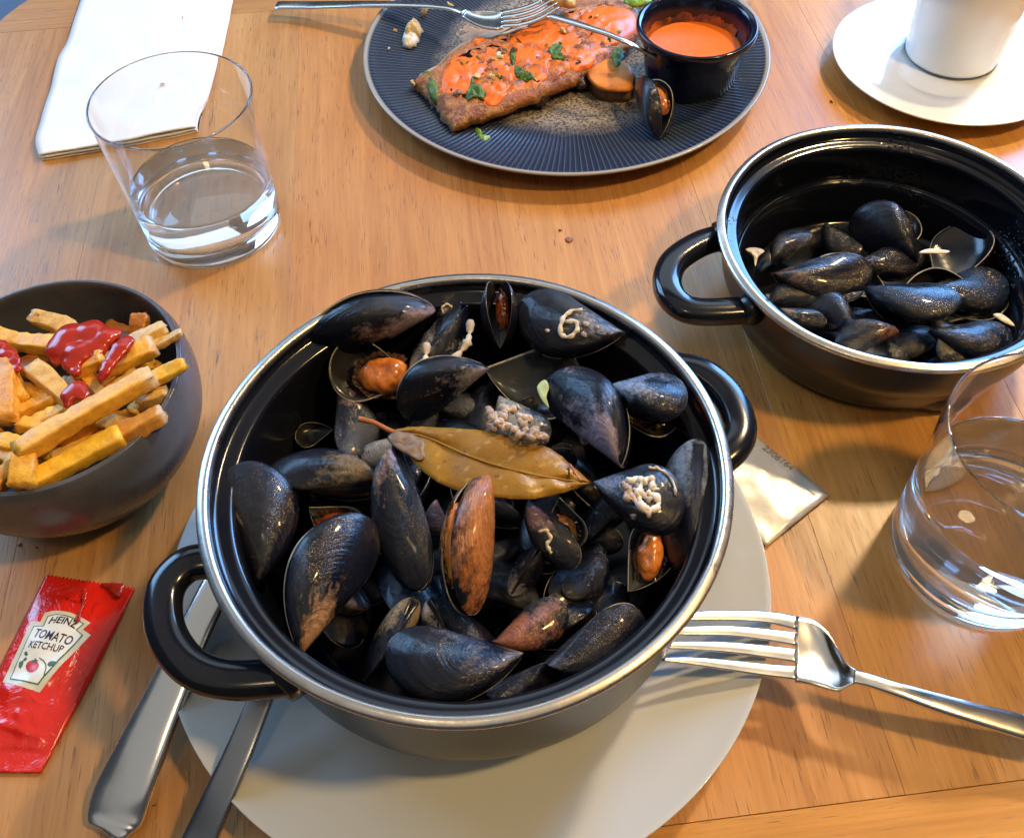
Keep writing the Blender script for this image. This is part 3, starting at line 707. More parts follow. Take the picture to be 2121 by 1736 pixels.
def mussel(label, U, T, roll=0., gape=0., wear=(.30, .27, .32, .30), var=0, meat=None, valves='UL', size=1., group=None, worm=None, crust=None, cam_bias=.5, low_wear=None, meat_at=(.52, -.27), meat_scale=1., wide=1.):
    a, b = at(*U), at(*T)
    if valves == 'UL': gape = max(gape, 11)
    lim = None
    if group == G1: lim = (PC, .084) if ('inside the heap' in label or ' deep ' in label) else None
    if group == G2: lim = (QC, .084)
    if lim:
        mid = (a+b)/2; hx = (b-a).to_2d(); ln = hx.length
        v_ = Vector((mid.x-lim[0].x, mid.y-lim[0].y)); mx = max(.0, lim[1]-ln*.5*abs(hx.normalized().dot(v_.normalized() if v_.length else hx.normalized()))-.010)
        if v_.length > mx:
            sh = v_.normalized()*(mx-v_.length); a = a+Vector((sh.x, sh.y, 0)); b = b+Vector((sh.x, sh.y, 0))
    X = b-a; L = X.length; X.normalize()
    mid = (a+b)/2; n0 = ((CAM-mid).normalized()*cam_bias+Vector((0, 0, 1))*(1-cam_bias)).normalized()
    Z = (n0-X*n0.dot(X)).normalized(); Y = Z.cross(X)
    B = Matrix((X, Y, Z)).transposed().to_4x4()
    c_, w_ = outline(1, VAR[var]); phi = math.atan2(-c_, 1)
    sc = L/math.hypot(1, c_)
    root = empty('mussel', (0, 0, 0)); root['rigid'] = 1
    root.matrix_world = Matrix.Translation(a) @ B @ Matrix.Rotation(R_(roll), 4, 'X') @ Matrix.Rotation(phi, 4, 'Z') @ Matrix.Diagonal((sc, sc*wide, sc*wide, 1))
    tag(root, label, 'mussel', group)
    g2 = R_(gape)/2
    for k, ch in ((0, 'U'), (1, 'L')):
        if ch in valves:
            o = child('valve', VM[var][k], root, Matrix.Rotation((-g2 if k == 0 else g2), 4, 'X')); o.color = (low_wear if (low_wear and k) else wear)
            if worm and ((k == 0) == (worm[0] == 'U')):
                pts = []
                for x, y in smooth_path(worm[1], 6):
                    q = surf(var, x, y, k); pts.append(q)
                rr = worm[2] if len(worm) > 2 else .022; n = len(pts)
                pts = [q+Vector((noise.noise(q*19), noise.noise(q*19+Vector((5, 0, 0))), 0))*rr*.55 for q in pts]; tm = tube_mesh('worm_tube', pts, [rr*.82*(.6+.4*min(1, 5*i/n))*(1+.22*math.sin(i*1.3)+.3*noise.noise(Vector((i*.6, 2, 0)))) for i in range(n)], 10); tm.materials.append(M['worm']); tm.polygons.foreach_set('use_smooth', [True]*len(tm.polygons))
                child('worm_tube', tm, o, Matrix.Identity(4))
            if crust and ((k == 0) == (crust[0] == 'U')):
                for ci, (x, y, rr) in enumerate(crust[1]):
                    q = surf(var, x, y, k); cm = blob_mesh('barnacle', (rr, rr*.8, rr*.55), .5, 2.5, ci+2, 3, .4); cm.materials.append(M['crust']); cm.polygons.foreach_set('use_smooth', [True]*len(cm.polygons))
                    child('barnacle', cm, o, Matrix.Translation(q))
    if meat:
        zz = -.03 if valves != 'UL' else 0.
        mm = Matrix.Rotation((g2 if gape else 0)*.6, 4, 'X') @ Matrix.Translation((meat_at[0], meat_at[1], zz)) @ Matrix.Rotation(-.1, 4, 'Z') @ Matrix.Scale(meat_scale, 4)
        child('meat', MEAT[meat], root, mm); child('mantle_frill', FR, root, mm)
    return root
def surf(var, x, y, k):
    v = VAR[var]; c_, w_ = outline(x, v); t = max(-.98, min(.98, (y-c_)/max(w_, 1e-3))); f = math.acos(t)
    h = .168*v[2]*1.08*(x**.42*(1-x)**.85)/.4466; z = h*math.sin(math.pi*(f/math.pi)**1.2)**(.82+.45*x)+.006
    return Vector((x, y, -z if k else z))
PUR = (.26, .22, .30, .40); GRY = (.20, .20, .23, .36); DRK = (.07, .07, .09, .18); TAN = (.46, .24, .10, .60); BRN = (.30, .11, .04, .85); BLU = (.10, .12, .18, .25); WHT = (.42, .39, .42, .5)
def m1(label, U, T, **k): return mussel(label, U, T, group=G1, **k)
# --- upper row
m1('long purple-grey mussel lying along the upper left rim of the full pot', (899, 636, .097), (642, 722, .088), roll=-48, gape=8, wear=(.30, .23, .25, .58), var=2, wide=.98)
m1('grey upright shell with a pale worm coil, right of the long upper-left mussel', (905, 700, .080), (930, 606, .094), roll=20, wear=(.17, .16, .14, .75), var=1, valves='U', worm=('U', [(.55, -.12), (.68, -.10), (.74, -.22), (.64, -.33), (.5, -.28), (.46, -.16), (.36, -.2)], .032))
m1('narrow open mussel with whitish edges slanting below the worm coil', (868, 806, .082), (962, 630, .095), roll=100, gape=24, wear=(.38, .36, .34, .6), var=2, meat='r')
m1('upright open mussel at the top of the pot, brown flesh between its two valves', (1036, 722, .080), (1030, 585, .100), roll=-88, gape=36, wear=(.20, .21, .26, .38), var=1, meat='r', wide=1.1)
m1('broad flat mussel with a white worm tube curled like a six', (1294, 690, .097), (1082, 622, .096), roll=170, gape=5, wear=(.20, .19, .19, .48), var=1, wide=1.02,
   worm=('L', [(.44, -.05), (.50, -.14), (.50, -.26), (.43, -.36), (.35, -.34), (.33, -.25), (.39, -.19), (.46, -.24)], .026), crust=('L', [(.30, -.16, .03), (.2, -.13, .022), (.25, -.25, .025), (.56, -.4, .02)]))
m1('empty dark mussel gaping upwards with a tan crusty edge, behind the centre', (1004, 762, .078), (1192, 735, .088), roll=-6, wear=(.34, .24, .14, .7), var=3, valves='L', wide=1.6)
m1('grey-purple mussel in the upper middle, pale worn beak at its right end', (1014, 764, .100), (832, 858, .090), roll=-26, gape=4, wear=(.36, .33, .38, .50), var=3)
m1('open half shell with a plump orange mussel, left of upper middle', (852, 800, .080), (692, 812, .082), roll=-8, wear=PUR, var=3, valves='L', meat='o', meat_at=(.30, -.16), meat_scale=1.2, wide=1.6)
m1('brownish shell flank standing below the half shell with orange flesh', (700, 800, .078), (735, 962, .070), roll=150, wear=(.20, .12, .13, .5), var=1, valves='L')
m1('small dark shell with a thin pale edge in the left shadow of the pot', (690, 890, .062), (622, 925, .060), roll=10, wear=DRK, var=3, valves='L', wide=1.4)
m1('small wrinkled grey mussel beak under the stalk end of the bay leaf', (835, 900, .084), (748, 945, .082), roll=165, wear=(.34, .31, .27, .9), var=3, wide=1.1)
m1('grey-green shell carrying a lump of brown barnacles right of centre', (1036, 822, .094), (1142, 905, .094), roll=0, wear=(.28, .27, .20, .75), var=1, valves='U', wide=1.3,
   crust=None)
m1('big glossy purple-brown mussel right of centre, beak pointing down right', (1286, 968, .098), (1142, 782, .096), roll=-16, gape=16, wear=(.33, .27, .33, .62), var=3, wide=.90)
m1('dark shell half with brown flesh deep behind the silver-sheened right-hand mussel', (1240, 742, .076), (1300, 815, .072), roll=0, wear=DRK, var=3, valves='L', meat='r', wide=1.2)
m1('open mussel at the right with painted silvery-blue sheen, brownish flesh under its raised valve', (1250, 812, .097), (1408, 790, .100), roll=2, gape=50, wear=(.22, .30, .44, .66), var=3, meat='r', wide=1.6)  # blue window highlight painted into the shell colour
m1('dark shell with white worm squiggle, gaping over orange flesh on the right', (1228, 1000, .096), (1402, 985, .100), roll=-2, gape=0, wear=(.14, .18, .27, .55), var=1, valves='U', wide=1.6,  # bluish window sheen put into this shell's colour
   worm=('U', [(.70, -.05), (.80, -.07), (.88, -.14), (.91, -.25), (.88, -.33)], .020), crust=('U', [(.30, -.40, .03), (.40, -.12, .03), (.40, -.26, .05), (.47, -.20, .045), (.50, -.34, .04)]))
m1('lower shell holding a long orange mussel below the white-squiggle shell', (1300, 1225, .072), (1345, 1075, .082), roll=10, wear=BLU, var=1, valves='L', meat='o', meat_at=(.50, -.26), meat_scale=1.15, wide=1.15)
m1('tall narrow blue-black mussel pressed against the right wall of the pot', (1446, 912, .096), (1410, 1180, .078), roll=70, gape=10, wear=(.16, .23, .36, .62), var=0)  # blue highlight on the right side is mixed into the shell colour
# --- middle and left
m1('large smooth blue-black mussel at far left inside the full pot', (530, 1218, .070), (490, 962, .092), roll=12, gape=5, wear=(.10, .11, .13, .25), var=1, wide=1.04)
m1('long mussel lying level behind the left ones, sparkling with wet drops', (786, 1005, .082), (556, 978, .082), roll=35, wear=(.20, .15, .09, .55), var=2)
m1('tall brown-streaked mussel standing left of the centre under the leaf', (816, 926, .098), (866, 1228, .082), roll=34, gape=7, wear=(.36, .22, .15, .52), var=2, wide=.82)
m1('big black mussel at front left with a tan worn patch near its beak', (624, 1356, .086), (765, 1074, .094), roll=-160, gape=9, wear=(.48, .27, .13, .50), var=1, wide=.90)
m1('orange-brown mussel standing in the centre, slightly open on orange flesh', (1000, 978, .100), (966, 1275, .084), roll=-42, gape=15, wear=(.52, .19, .055, .90), var=2, meat='o', wide=.86)
m1('dull orange mussel flesh in a shell wedged between the left mussels', (640, 1050, .070), (755, 1075, .068), roll=0, wear=DRK, var=3, valves='L', meat='r', wide=1.4, meat_scale=1.4)
m1('reddish shell just visible behind the orange-brown centre mussel', (905, 1035, .076), (925, 1130, .070), roll=20, wear=(.30, .12, .09, .7), var=1, wide=1.1)
m1('dark purple mussel with a small tan worm, right of the orange-brown one', (1095, 1035, .088), (1198, 1170, .080), roll=25, wear=(.20, .13, .18, .55), var=2, worm=('U', [(.40, -.2), (.46, -.12), (.56, -.16), (.58, -.26), (.68, -.3)], .028))
m1('thin gaping mussel showing two narrow edges right of the centre mussel', (1058, 1232, .072), (1122, 1132, .082), roll=95, gape=30, wear=(.20, .19, .22, .5), var=1, wide=1.1)
m1('open shell with orange frilled flesh under the tip of the bay leaf', (1160, 1030, .078), (1215, 1120, .070), roll=0, wear=DRK, var=3, valves='L', meat='o', wide=1.5, meat_scale=1.2)
m1('small bluish shell edge in the dark gap right of centre', (1225, 1175, .068), (1165, 1225, .070), roll=160, wear=(.13, .15, .20, .5), var=3, wide=1.2)
m1('red-brown ribbed mussel lying at the front between the big black ones', (1022, 1330, .076), (1165, 1245, .080), roll=20, gape=8, wear=(.34, .13, .07, .75), var=0, wide=1.1)
m1('dark open mussel at the front right of the full pot', (1132, 1375, .080), (1322, 1262, .084), roll=38, gape=20, wear=(.11, .10, .13, .32), var=1, wide=1.05)
m1('broad brownish-black mussel lying at the very front with pale rings', (1085, 1352, .090), (802, 1340, .090), roll=172, gape=4, wear=(.27, .20, .13, .42), var=3, wide=1.0)
m1('thin upright mussel edge at front left of the broad ringed mussel', (862, 1240, .088), (752, 1412, .076), roll=72, gape=6, wear=(.26, .20, .12, .6), var=2, wide=.8)
m1('small bluish beak peeping up behind the broad ringed mussel', (884, 1243, .086), (925, 1350, .070), roll=40, wear=(.24, .26, .38, .6), var=2, wide=.9)
m1('dark shell with a pale rim line at the front bottom of the pot', (1010, 1440, .072), (1160, 1378, .072), roll=60, wear=(.12, .11, .11, .35), var=0)
# --- deep shells filling the dark gaps
for lb, U, T, rl in (
    ('dark mussel deep in the gap left of the tall brown-streaked one', (700, 1130, .050), (800, 1230, .050), 20),
    ('dark mussel deep in the gap below the big left-hand shell', (560, 1250, .048), (640, 1390, .052), 140),
    ('dark mussel deep between the thin upright edge and orange-brown one', (900, 1180, .055), (860, 1300, .060), 150),
    ('dark mussel deep below the two thin gaping edges', (1060, 1220, .050), (1180, 1330, .054), 30),
    ('dark mussel deep by the right wall below the orange flesh', (1250, 1320, .050), (1370, 1200, .052), 10),
    ('dark mussel deep behind the upper middle grey-purple one', (930, 740, .058), (1010, 830, .058), 10),
    ('dark mussel deep under the dark side of the bay leaf', (930, 960, .066), (1060, 1060, .066), 25),
    ('dark mussel deep right of the barnacle-covered shell', (1130, 780, .058), (1230, 900, .058), 160),
    ('dark mussel deep in the shadow by the upper left wall', (600, 830, .048), (700, 760, .050), 10),
    ('dark mussel deep between white-squiggle shell and centre', (1190, 1060, .054), (1290, 1130, .052), 30),
    ('dark mussel deep in front of the small bluish shell edge', (1180, 1330, .056), (1290, 1210, .056), 20),
    ('dark mussel deep between the orange-brown mussel and the thin gaping one', (1010, 1200, .058), (1090, 1100, .058), 140),
    ('dark mussel deep under the worm-spotted purple mussel', (1080, 1060, .056), (1190, 1040, .056), 20),
    ('dark mussel deep under the leaf towards the big purple-brown mussel', (1080, 960, .060), (1210, 930, .060), 20),
    ('dark mussel deep under the right half of the upper row', (1090, 860, .054), (1180, 760, .056), 200),
    ('dark mussel deep at the front edge near the rim', (860, 1440, .050), (1000, 1430, .050), 20),
    ('dark mussel deep between big front left mussel and the wall', (560, 1290, .052), (620, 1200, .056), 30),
    ('dark mussel deep in the left shadow behind the wet-sparkling mussel', (560, 930, .050), (680, 940, .052), 30),
    ('dark mussel deep in the shadow under the upper right wall', (1250, 720, .056), (1370, 800, .054), 20)):
    m1(lb, U, T, roll=rl, wear=(.06, .06, .08, .22), var=random.Random(lb).randrange(4))
rdm = random.Random(5)
for k in range(26):
    a_ = k*2.399; r_ = 82*math.sqrt((k+.5)/26)*.9; px = 965+r_*4.8*math.cos(a_); py = 1040+r_*4.0*math.sin(a_); d = rdm.uniform(0, 6.28); z_ = rdm.uniform(.052, .066)
    m1('plain black mussel down inside the heap of the full pot, half hidden by others', (px-95*math.cos(d), py-75*math.sin(d), z_), (px+95*math.cos(d), py+75*math.sin(d), z_+rdm.uniform(-.012, .012)), roll=rdm.choice((-60, -40, 35, 60, 140, -140)), gape=rdm.uniform(6, 26), wear=rdm.choice(((.06, .06, .08, .22), (.16, .12, .10, .45), (.10, .11, .15, .35))), var=rdm.randrange(4), meat=rdm.choice((None, None, 'r')))
# second pot
def m2(label, U, T, **k): return mussel(label, U, T, group=G2, **k)
m2('brown-black shell lying on the left of the heap, speckled with wet drops', (1598, 568, 0.030), (1805, 556, 0.032), roll=20, gape=0, wear=(.12, .07, .05, .42), var=0)
m2('small wet mussel with bright highlights standing at the back of the heap', (1712, 462, 0.014), (1785, 520, 0.016), roll=20, wear=BLU, var=3, wide=1.2)
m2('greenish shell leaning upright against the back of the second pot', (1822, 520, 0.012), (1862, 424, 0.018), roll=-8, wear=(.12, .11, .07, .6), var=1, valves='L', wide=1.1)
m2('widely open mussel in the second pot, worm ring on its lower valve', (1790, 600, 0.032), (1985, 628, 0.034), roll=10, gape=62, wear=(.10, .09, .10, .32), var=1, worm=('L', [(.62, -.30), (.56, -.24), (.49, -.29), (.52, -.38), (.60, -.38), (.63, -.31)], .026))
m2('flat dark shell on the right behind the widely open mussel', (1918, 600, 0.026), (2090, 575, 0.024), roll=-5, wear=(.10, .11, .12, .4), var=1, valves='U')
m2('flat dark shell at the right front with a scrap of green herb', (1928, 690, 0.030), (2102, 694, 0.030), roll=-5, wear=(.09, .09, .10, .4), var=3, valves='U')
m2('black shell under the speckled one at the left of the heap', (1590, 640, 0.022), (1790, 592, 0.024), roll=150, wear=DRK, var=1)
m2('small shell with a yellowish glint close to the near left wall', (1615, 640, 0.030), (1712, 668, 0.028), roll=20, wear=(.25, .17, .08, .5), var=2)
m2('brown shell tip close to the near rim of the second pot', (1862, 690, 0.032), (1738, 722, 0.028), roll=15, wear=(.24, .10, .05, .5), var=1)
m2('dark shell wedged behind the widely open mussel', (1770, 545, 0.020), (1910, 520, 0.020), roll=20, wear=GRY, var=0)
m2('dark shell poking up behind the speckled one', (1600, 545, 0.018), (1676, 478, 0.022), roll=150, wear=DRK, var=0)
m2('greenish broken-looking shell at the near front of the heap', (1945, 695, 0.030), (2000, 755, 0.024), roll=20, wear=(.16, .14, .08, .7), var=3, wide=1.2)
m2('dark shell lying lowest at the near middle of the heap', (1855, 755, 0.018), (1940, 690, 0.020), roll=160, wear=DRK, var=1, wide=1.2)
m2('dark shell low in the far right of the second pot', (2010, 520, 0.010), (2110, 640, 0.012), roll=20, wear=DRK, var=1)
m2('dark shell low under the middle of the heap', (1700, 640, 0.012), (1850, 680, 0.014), roll=20, wear=DRK, var=2)
rdm = random.Random(12)
for k in range(12):
    a_ = rdm.uniform(0, 6.28); r_ = rdm.uniform(.02, .068); p = Vector((QC.x-.004+r_*math.cos(a_), QC.y-.015+r_*math.sin(a_)*.8, rdm.uniform(.012, .022)))
    px = 1950+(p.x-QC.x)*3800; py = 640-(p.y-QC.y)*3000; d = rdm.uniform(0, 6.28)
    m2('plain black mussel low in the heap of the second pot, half hidden by others', (px, py, p.z), (px+180*math.cos(d), py+130*math.sin(d), p.z+.004), roll=rdm.choice((-25, 15, 5, -10)), wear=(.06, .06, .08, .22), var=rdm.randrange(4), valves=rdm.choice('ULLU'), wide=1.2)
# mussel on the ribbed plate
mussel('small open mussel lying by the sauce pot on the ribbed plate, orange flesh inside', (1368, 286, .0150), (1325, 176, .0270), roll=-50, gape=34, wear=(.08, .08, .10, .3), var=0, meat='o', wide=1.1)

cl = [o for o in bpy.data.objects if o.get('label', '').startswith('grey-green shell carrying')][0]
def squiggle(seed, c, r, z, rad, n=9):
    q = random.Random(seed); P = []; a = q.random()*6.3; x, y = c
    for i in range(n):
        a += q.uniform(-1.5, 1.5); x += math.cos(a)*r*.42; y += math.sin(a)*r*.34
        dx, dy = x-c[0], y-c[1]; d = math.hypot(dx, dy)
        if d > r: x, y = c[0]+dx*r/d*.8, c[1]+dy*r/d*.8; a += 2.
        P.append((x, y, z+q.uniform(-.0012, .0012)))
    pts = [at(*p) for p in smooth_path(P, 4)]; m_ = len(pts)
    return tube_mesh('worm_tube', pts, [rad*(.75+.35*math.sin(i*.9+seed)+.1*math.sin(i*2.3)) for i in range(m_)], 8)
def cluster(parent, spots, rad, mat):
    for k, (x, y, r, z) in enumerate(spots):
        me = squiggle(k*7+3, (x, y), r, z, rad); me.materials.append(M[mat]); me.polygons.foreach_set('use_smooth', [True]*len(me.polygons))
        o = bpy.data.objects.new('worm_tube', me); COL.objects.link(o); o.parent = parent; bpy.context.view_layer.update(); o.matrix_parent_inverse = parent.matrix_world.inverted()
cluster(cl, [(1030, 850, 22, .1055), (1062, 852, 22, .107), (1040, 880, 24, .107), (1072, 882, 24, .108), (1100, 905, 20, .108), (1055, 868, 26, .1085), (1090, 895, 22, .1095), (1118, 912, 12, .107), (1022, 872, 16, .1055), (1080, 865, 18, .1065)], .0019, 'crust')
# ---------------------------------------------------------------- bay leaf
mid_ = smooth_path([(815, 896, .0985), (880, 905, .1010), (980, 948, .1030), (1080, 978, .1035), (1160, 992, .1010), (1222, 1000, .0985)], 8)
upe = smooth_path([(812, 892, .0985), (874, 884, .1020), (1004, 893, .1045), (1127, 924, .1040), (1190, 968, .1010), (1222, 999, .0985)], 8)
loe = smooth_path([(818, 900, .0985), (864, 965, .0985), (940, 1012, .1000), (1072, 1034, .1010), (1160, 1022, .0990), (1222, 1001, .0985)], 8)
rows = []; vein = []
for i in range(len(mid_)):
    r = []
    for k in range(-8, 9):
        t = abs(k)/8; e = upe[i] if k > 0 else loe[i]; m_ = mid_[i]
        x = m_[0]+(e[0]-m_[0])*t; y = m_[1]+(e[1]-m_[1])*t; z = m_[2]+(e[2]-m_[2])*t+.0012*math.sin(t*3.1)+.0004*math.sin(i*.9-t*3)
        if t > .95: x += .5*math.sin(i*2.3); y += .5*math.cos(i*1.9)
        r.append(at(x, y, z)); vein.append(max(0, math.cos(i*1.26-t*4.))**6)
    rows.append(r)
leaf = tag(empty('bay_leaf', rows[10][8]), 'yellow-brown cooked bay leaf lying on top of the mussels', 'leaf')
sheet('blade', rows, .0005, 'leaf', amp=.0009, parent=leaf, freq=45, attrs=('vein', vein))
pts = [at(x, y, z+.0004) for x, y, z in mid_[2:]]; n = len(pts)
link('midrib', tube_mesh('midrib', pts, [.00055*(1-.6*i/n) for i in range(n)], 8), 'leaf', leaf)
pts = [at(*p) for p in smooth_path([(744, 868, .1000), (775, 876, .1000), (810, 893, .0990), (850, 906, .0990)], 6)]
link('stalk', tube_mesh('stalk', pts, [.0013]*3+[.0011]*(len(pts)-3), 8), 'leaf_stem', leaf)
def wpoly(pts, z): return [at(x, y, z) for x, y in pts]
o = link('curled_base', lump_mesh('curled_base', wpoly([(803, 903), (835, 890), (880, 912), (888, 940), (870, 955), (848, 945), (815, 925)], .1005), .1003, .0014, 2.5, .0008, 180, 3), 'soggy_leaf', leaf)
def crumb(label, c, s, mat, seed, name='food_crumb', cat='crumb', group=None, amp=.45):
    o = link(name, blob_mesh(name, s, amp, 2., seed, 3), mat); o.location = c; o.rotation_euler = (seed, seed*2.1, seed*.7); return tag(o, label, cat, group)
# twig-like pale scraps standing among the mussels
for k, (lb, P) in enumerate((('pale crusty scrap standing beside the upright open mussel at the top', [(975, 665, .100), (968, 710, .098), (940, 745, .096), (932, 758, .095)]),
                             ('pale crusty scrap along the narrow open mussel with whitish edges', [(884, 712, .096), (880, 750, .094), (870, 775, .094), (862, 805, .092)]),
                             ('thin straw-coloured scrap crossing the tip of the bay leaf', [(1180, 962, .1030), (1190, 978, .1050), (1204, 997, .1055)]))):
    pts = [at(*p) for p in smooth_path(P, 7)]; n = len(pts)
    rr = .0021 if k < 2 else .0007
    o = link('shell_scrap', tube_mesh('shell_scrap', pts, [rr*(.7+.3*math.sin(i*1.1)+.2*math.sin(i*2.9)) for i in range(n)], 9), 'worm' if k < 2 else 'leaf_stem'); tag(o, lb, 'scrap')
o = link('leaf_scrap', lump_mesh('leaf_scrap', wpoly([(1112, 800), (1128, 785), (1138, 800), (1132, 822), (1137, 845), (1120, 825)], .098), .0975, .0008, 3, .0006, 150, 4), 'pale_leek'); tag(o, 'pale green scrap behind the big purple-brown mussel', 'herb scrap')
wc = tag(empty('worm_tube_clump', at(1330, 1020, .108)), 'white worm tube clump curled on the shell above the orange flesh', 'worm tube')
for k, P in enumerate(([(1300, 1000), (1318, 990), (1330, 1000), (1322, 1022), (1330, 1046), (1350, 1058), (1362, 1048), (1360, 1030), (1342, 1020)], [(1330, 1000), (1344, 988), (1352, 996), (1350, 1010), (1358, 1018)], [(1296, 1008), (1306, 1024), (1318, 1040), (1336, 1060), (1350, 1066)], [(1290, 1000), (1300, 1014), (1296, 1030), (1308, 1036)], [(1312, 1012), (1330, 1024), (1346, 1036)])):
    pts = [at(x, y, .1075+.0016*(1-abs(x-1330)/60)) for x, y in smooth_path(P, 6)]; n = len(pts)
    pts = [p+Vector((noise.noise(p*900), noise.noise(p*900+Vector((9, 0, 0))), .4*noise.noise(p*700)))*.0009 for p in pts]
    link('worm_tube', tube_mesh('worm_tube', pts, [.00165*(.75+.25*math.sin(i*.8+k)+.25*noise.noise(Vector((i*.7, k, 0)))) for i in range(n)], 9), 'crust' if k in (2, 3) else 'worm', wc)
o = link('onion_scrap', lump_mesh('onion_scrap', wpoly([(2058, 650), (2075, 648), (2096, 664), (2103, 674), (2083, 668)], .041), .0400, .0010, 3, .0004, 150, 4), 'cream_crumb'); tag(o, 'pale yellowish scrap on the right front shell of the second pot', 'herb scrap')
o = link('leaf_scrap', lump_mesh('leaf_scrap', wpoly([(1545, 512), (1565, 508), (1585, 515), (1572, 528), (1566, 548), (1560, 526)], .030), .028, .0007, 3, .0012, 250, 8), 'worm'); tag(o, 'pale ragged scrap at the left wall of the second pot', 'herb scrap')
o = link('meat_scrap', lump_mesh('meat_scrap', wpoly([(1905, 520), (1925, 512), (1968, 516), (1960, 522), (1930, 522)], .046), .0445, .0007, 3, .0008, 200, 8), 'worm'); tag(o, 'pale scrap on the raised valve in the second pot', 'scrap')

# ---------------------------------------------------------------- fries
def fry(label, a, b, w_, th, col, seed, endwhite=1., bend=.0, taper=.0, twist=0.):
    rd = random.Random(seed); A, B = at(*a), at(*b); n = 18; V = []; Fc = []; e = []; eg = []; seg = 24
    T = (B-A).normalized(); side = T.cross(Vector((0, 0, 1))).normalized(); up = side.cross(T)
    for i in range(n+1):
        t = i/n; c = A+(B-A)*t+(up*.7+side*.5)*bend*math.sin(math.pi*t)+side*.0003*math.sin(t*5+seed)
        sc = .80*(1-.10*(1 if i in (0, n) else 0)-taper*t+.07*math.sin(t*4+seed*1.7))
        tw = twist*t
        for k in range(seg):
            an = 2*math.pi*k/seg; ca, sa = math.cos(an), math.sin(an)
            x = math.copysign(abs(ca)**.26, ca)*w_/2*sc; y = math.copysign(abs(sa)**.26, sa)*th/2*sc
            x, y = x*math.cos(tw)-y*math.sin(tw), x*math.sin(tw)+y*math.cos(tw)
            p = c+side*x+up*y
            p += T*(.0016*noise.noise(Vector((k*.9, seed, i*.1))*1.3) if i in (0, n) else 0)*1.4
            p += (side*x+up*y).normalized()*.0008*noise.fractal(p*230+Vector((seed, 0, 0)), 1, 2, 3)
            V.append(p); eg.append(min(1, (abs(ca*sa)*2)**2.2)); e.append(endwhite*max(0, 1-min(t, 1-t)*7)**1.2 if i > n/2 else .4*max(0, 1-t*9))
    for i in range(n):
        for k in range(seg):
            k2 = (k+1) % seg; Fc.append((i*seg+k, i*seg+k2, (i+1)*seg+k2, (i+1)*seg+k))
    for b0, rev in ((0, 1), (n*seg, 0)):
        cc = sum((V[b0+k] for k in range(seg)), Vector())/seg; V.append(cc+T*(.0006 if not rev else -.0006)); ci = len(V)-1; e.append(endwhite if not rev else .5)
        for k in range(seg):
            k2 = (k+1) % seg; Fc.append((b0+k, b0+k2, ci) if not rev else (b0+k2, b0+k, ci))
    me = pymesh('potato_chip', V, Fc); attr(me, 'end', e); attr(me, 'edge', eg+[0]*(len(e)-len(eg))); o = link('potato_chip', me, 'fry'); o.color = col+(1,)
    tag(o, label, 'chip', 'chips in the dark bowl'); return o
GO = (.95, .54, .07); YE = (1.0, .62, .045); PA = (.88, .62, .22); BRW = (.55, .22, .035); OR = (.88, .42, .045)
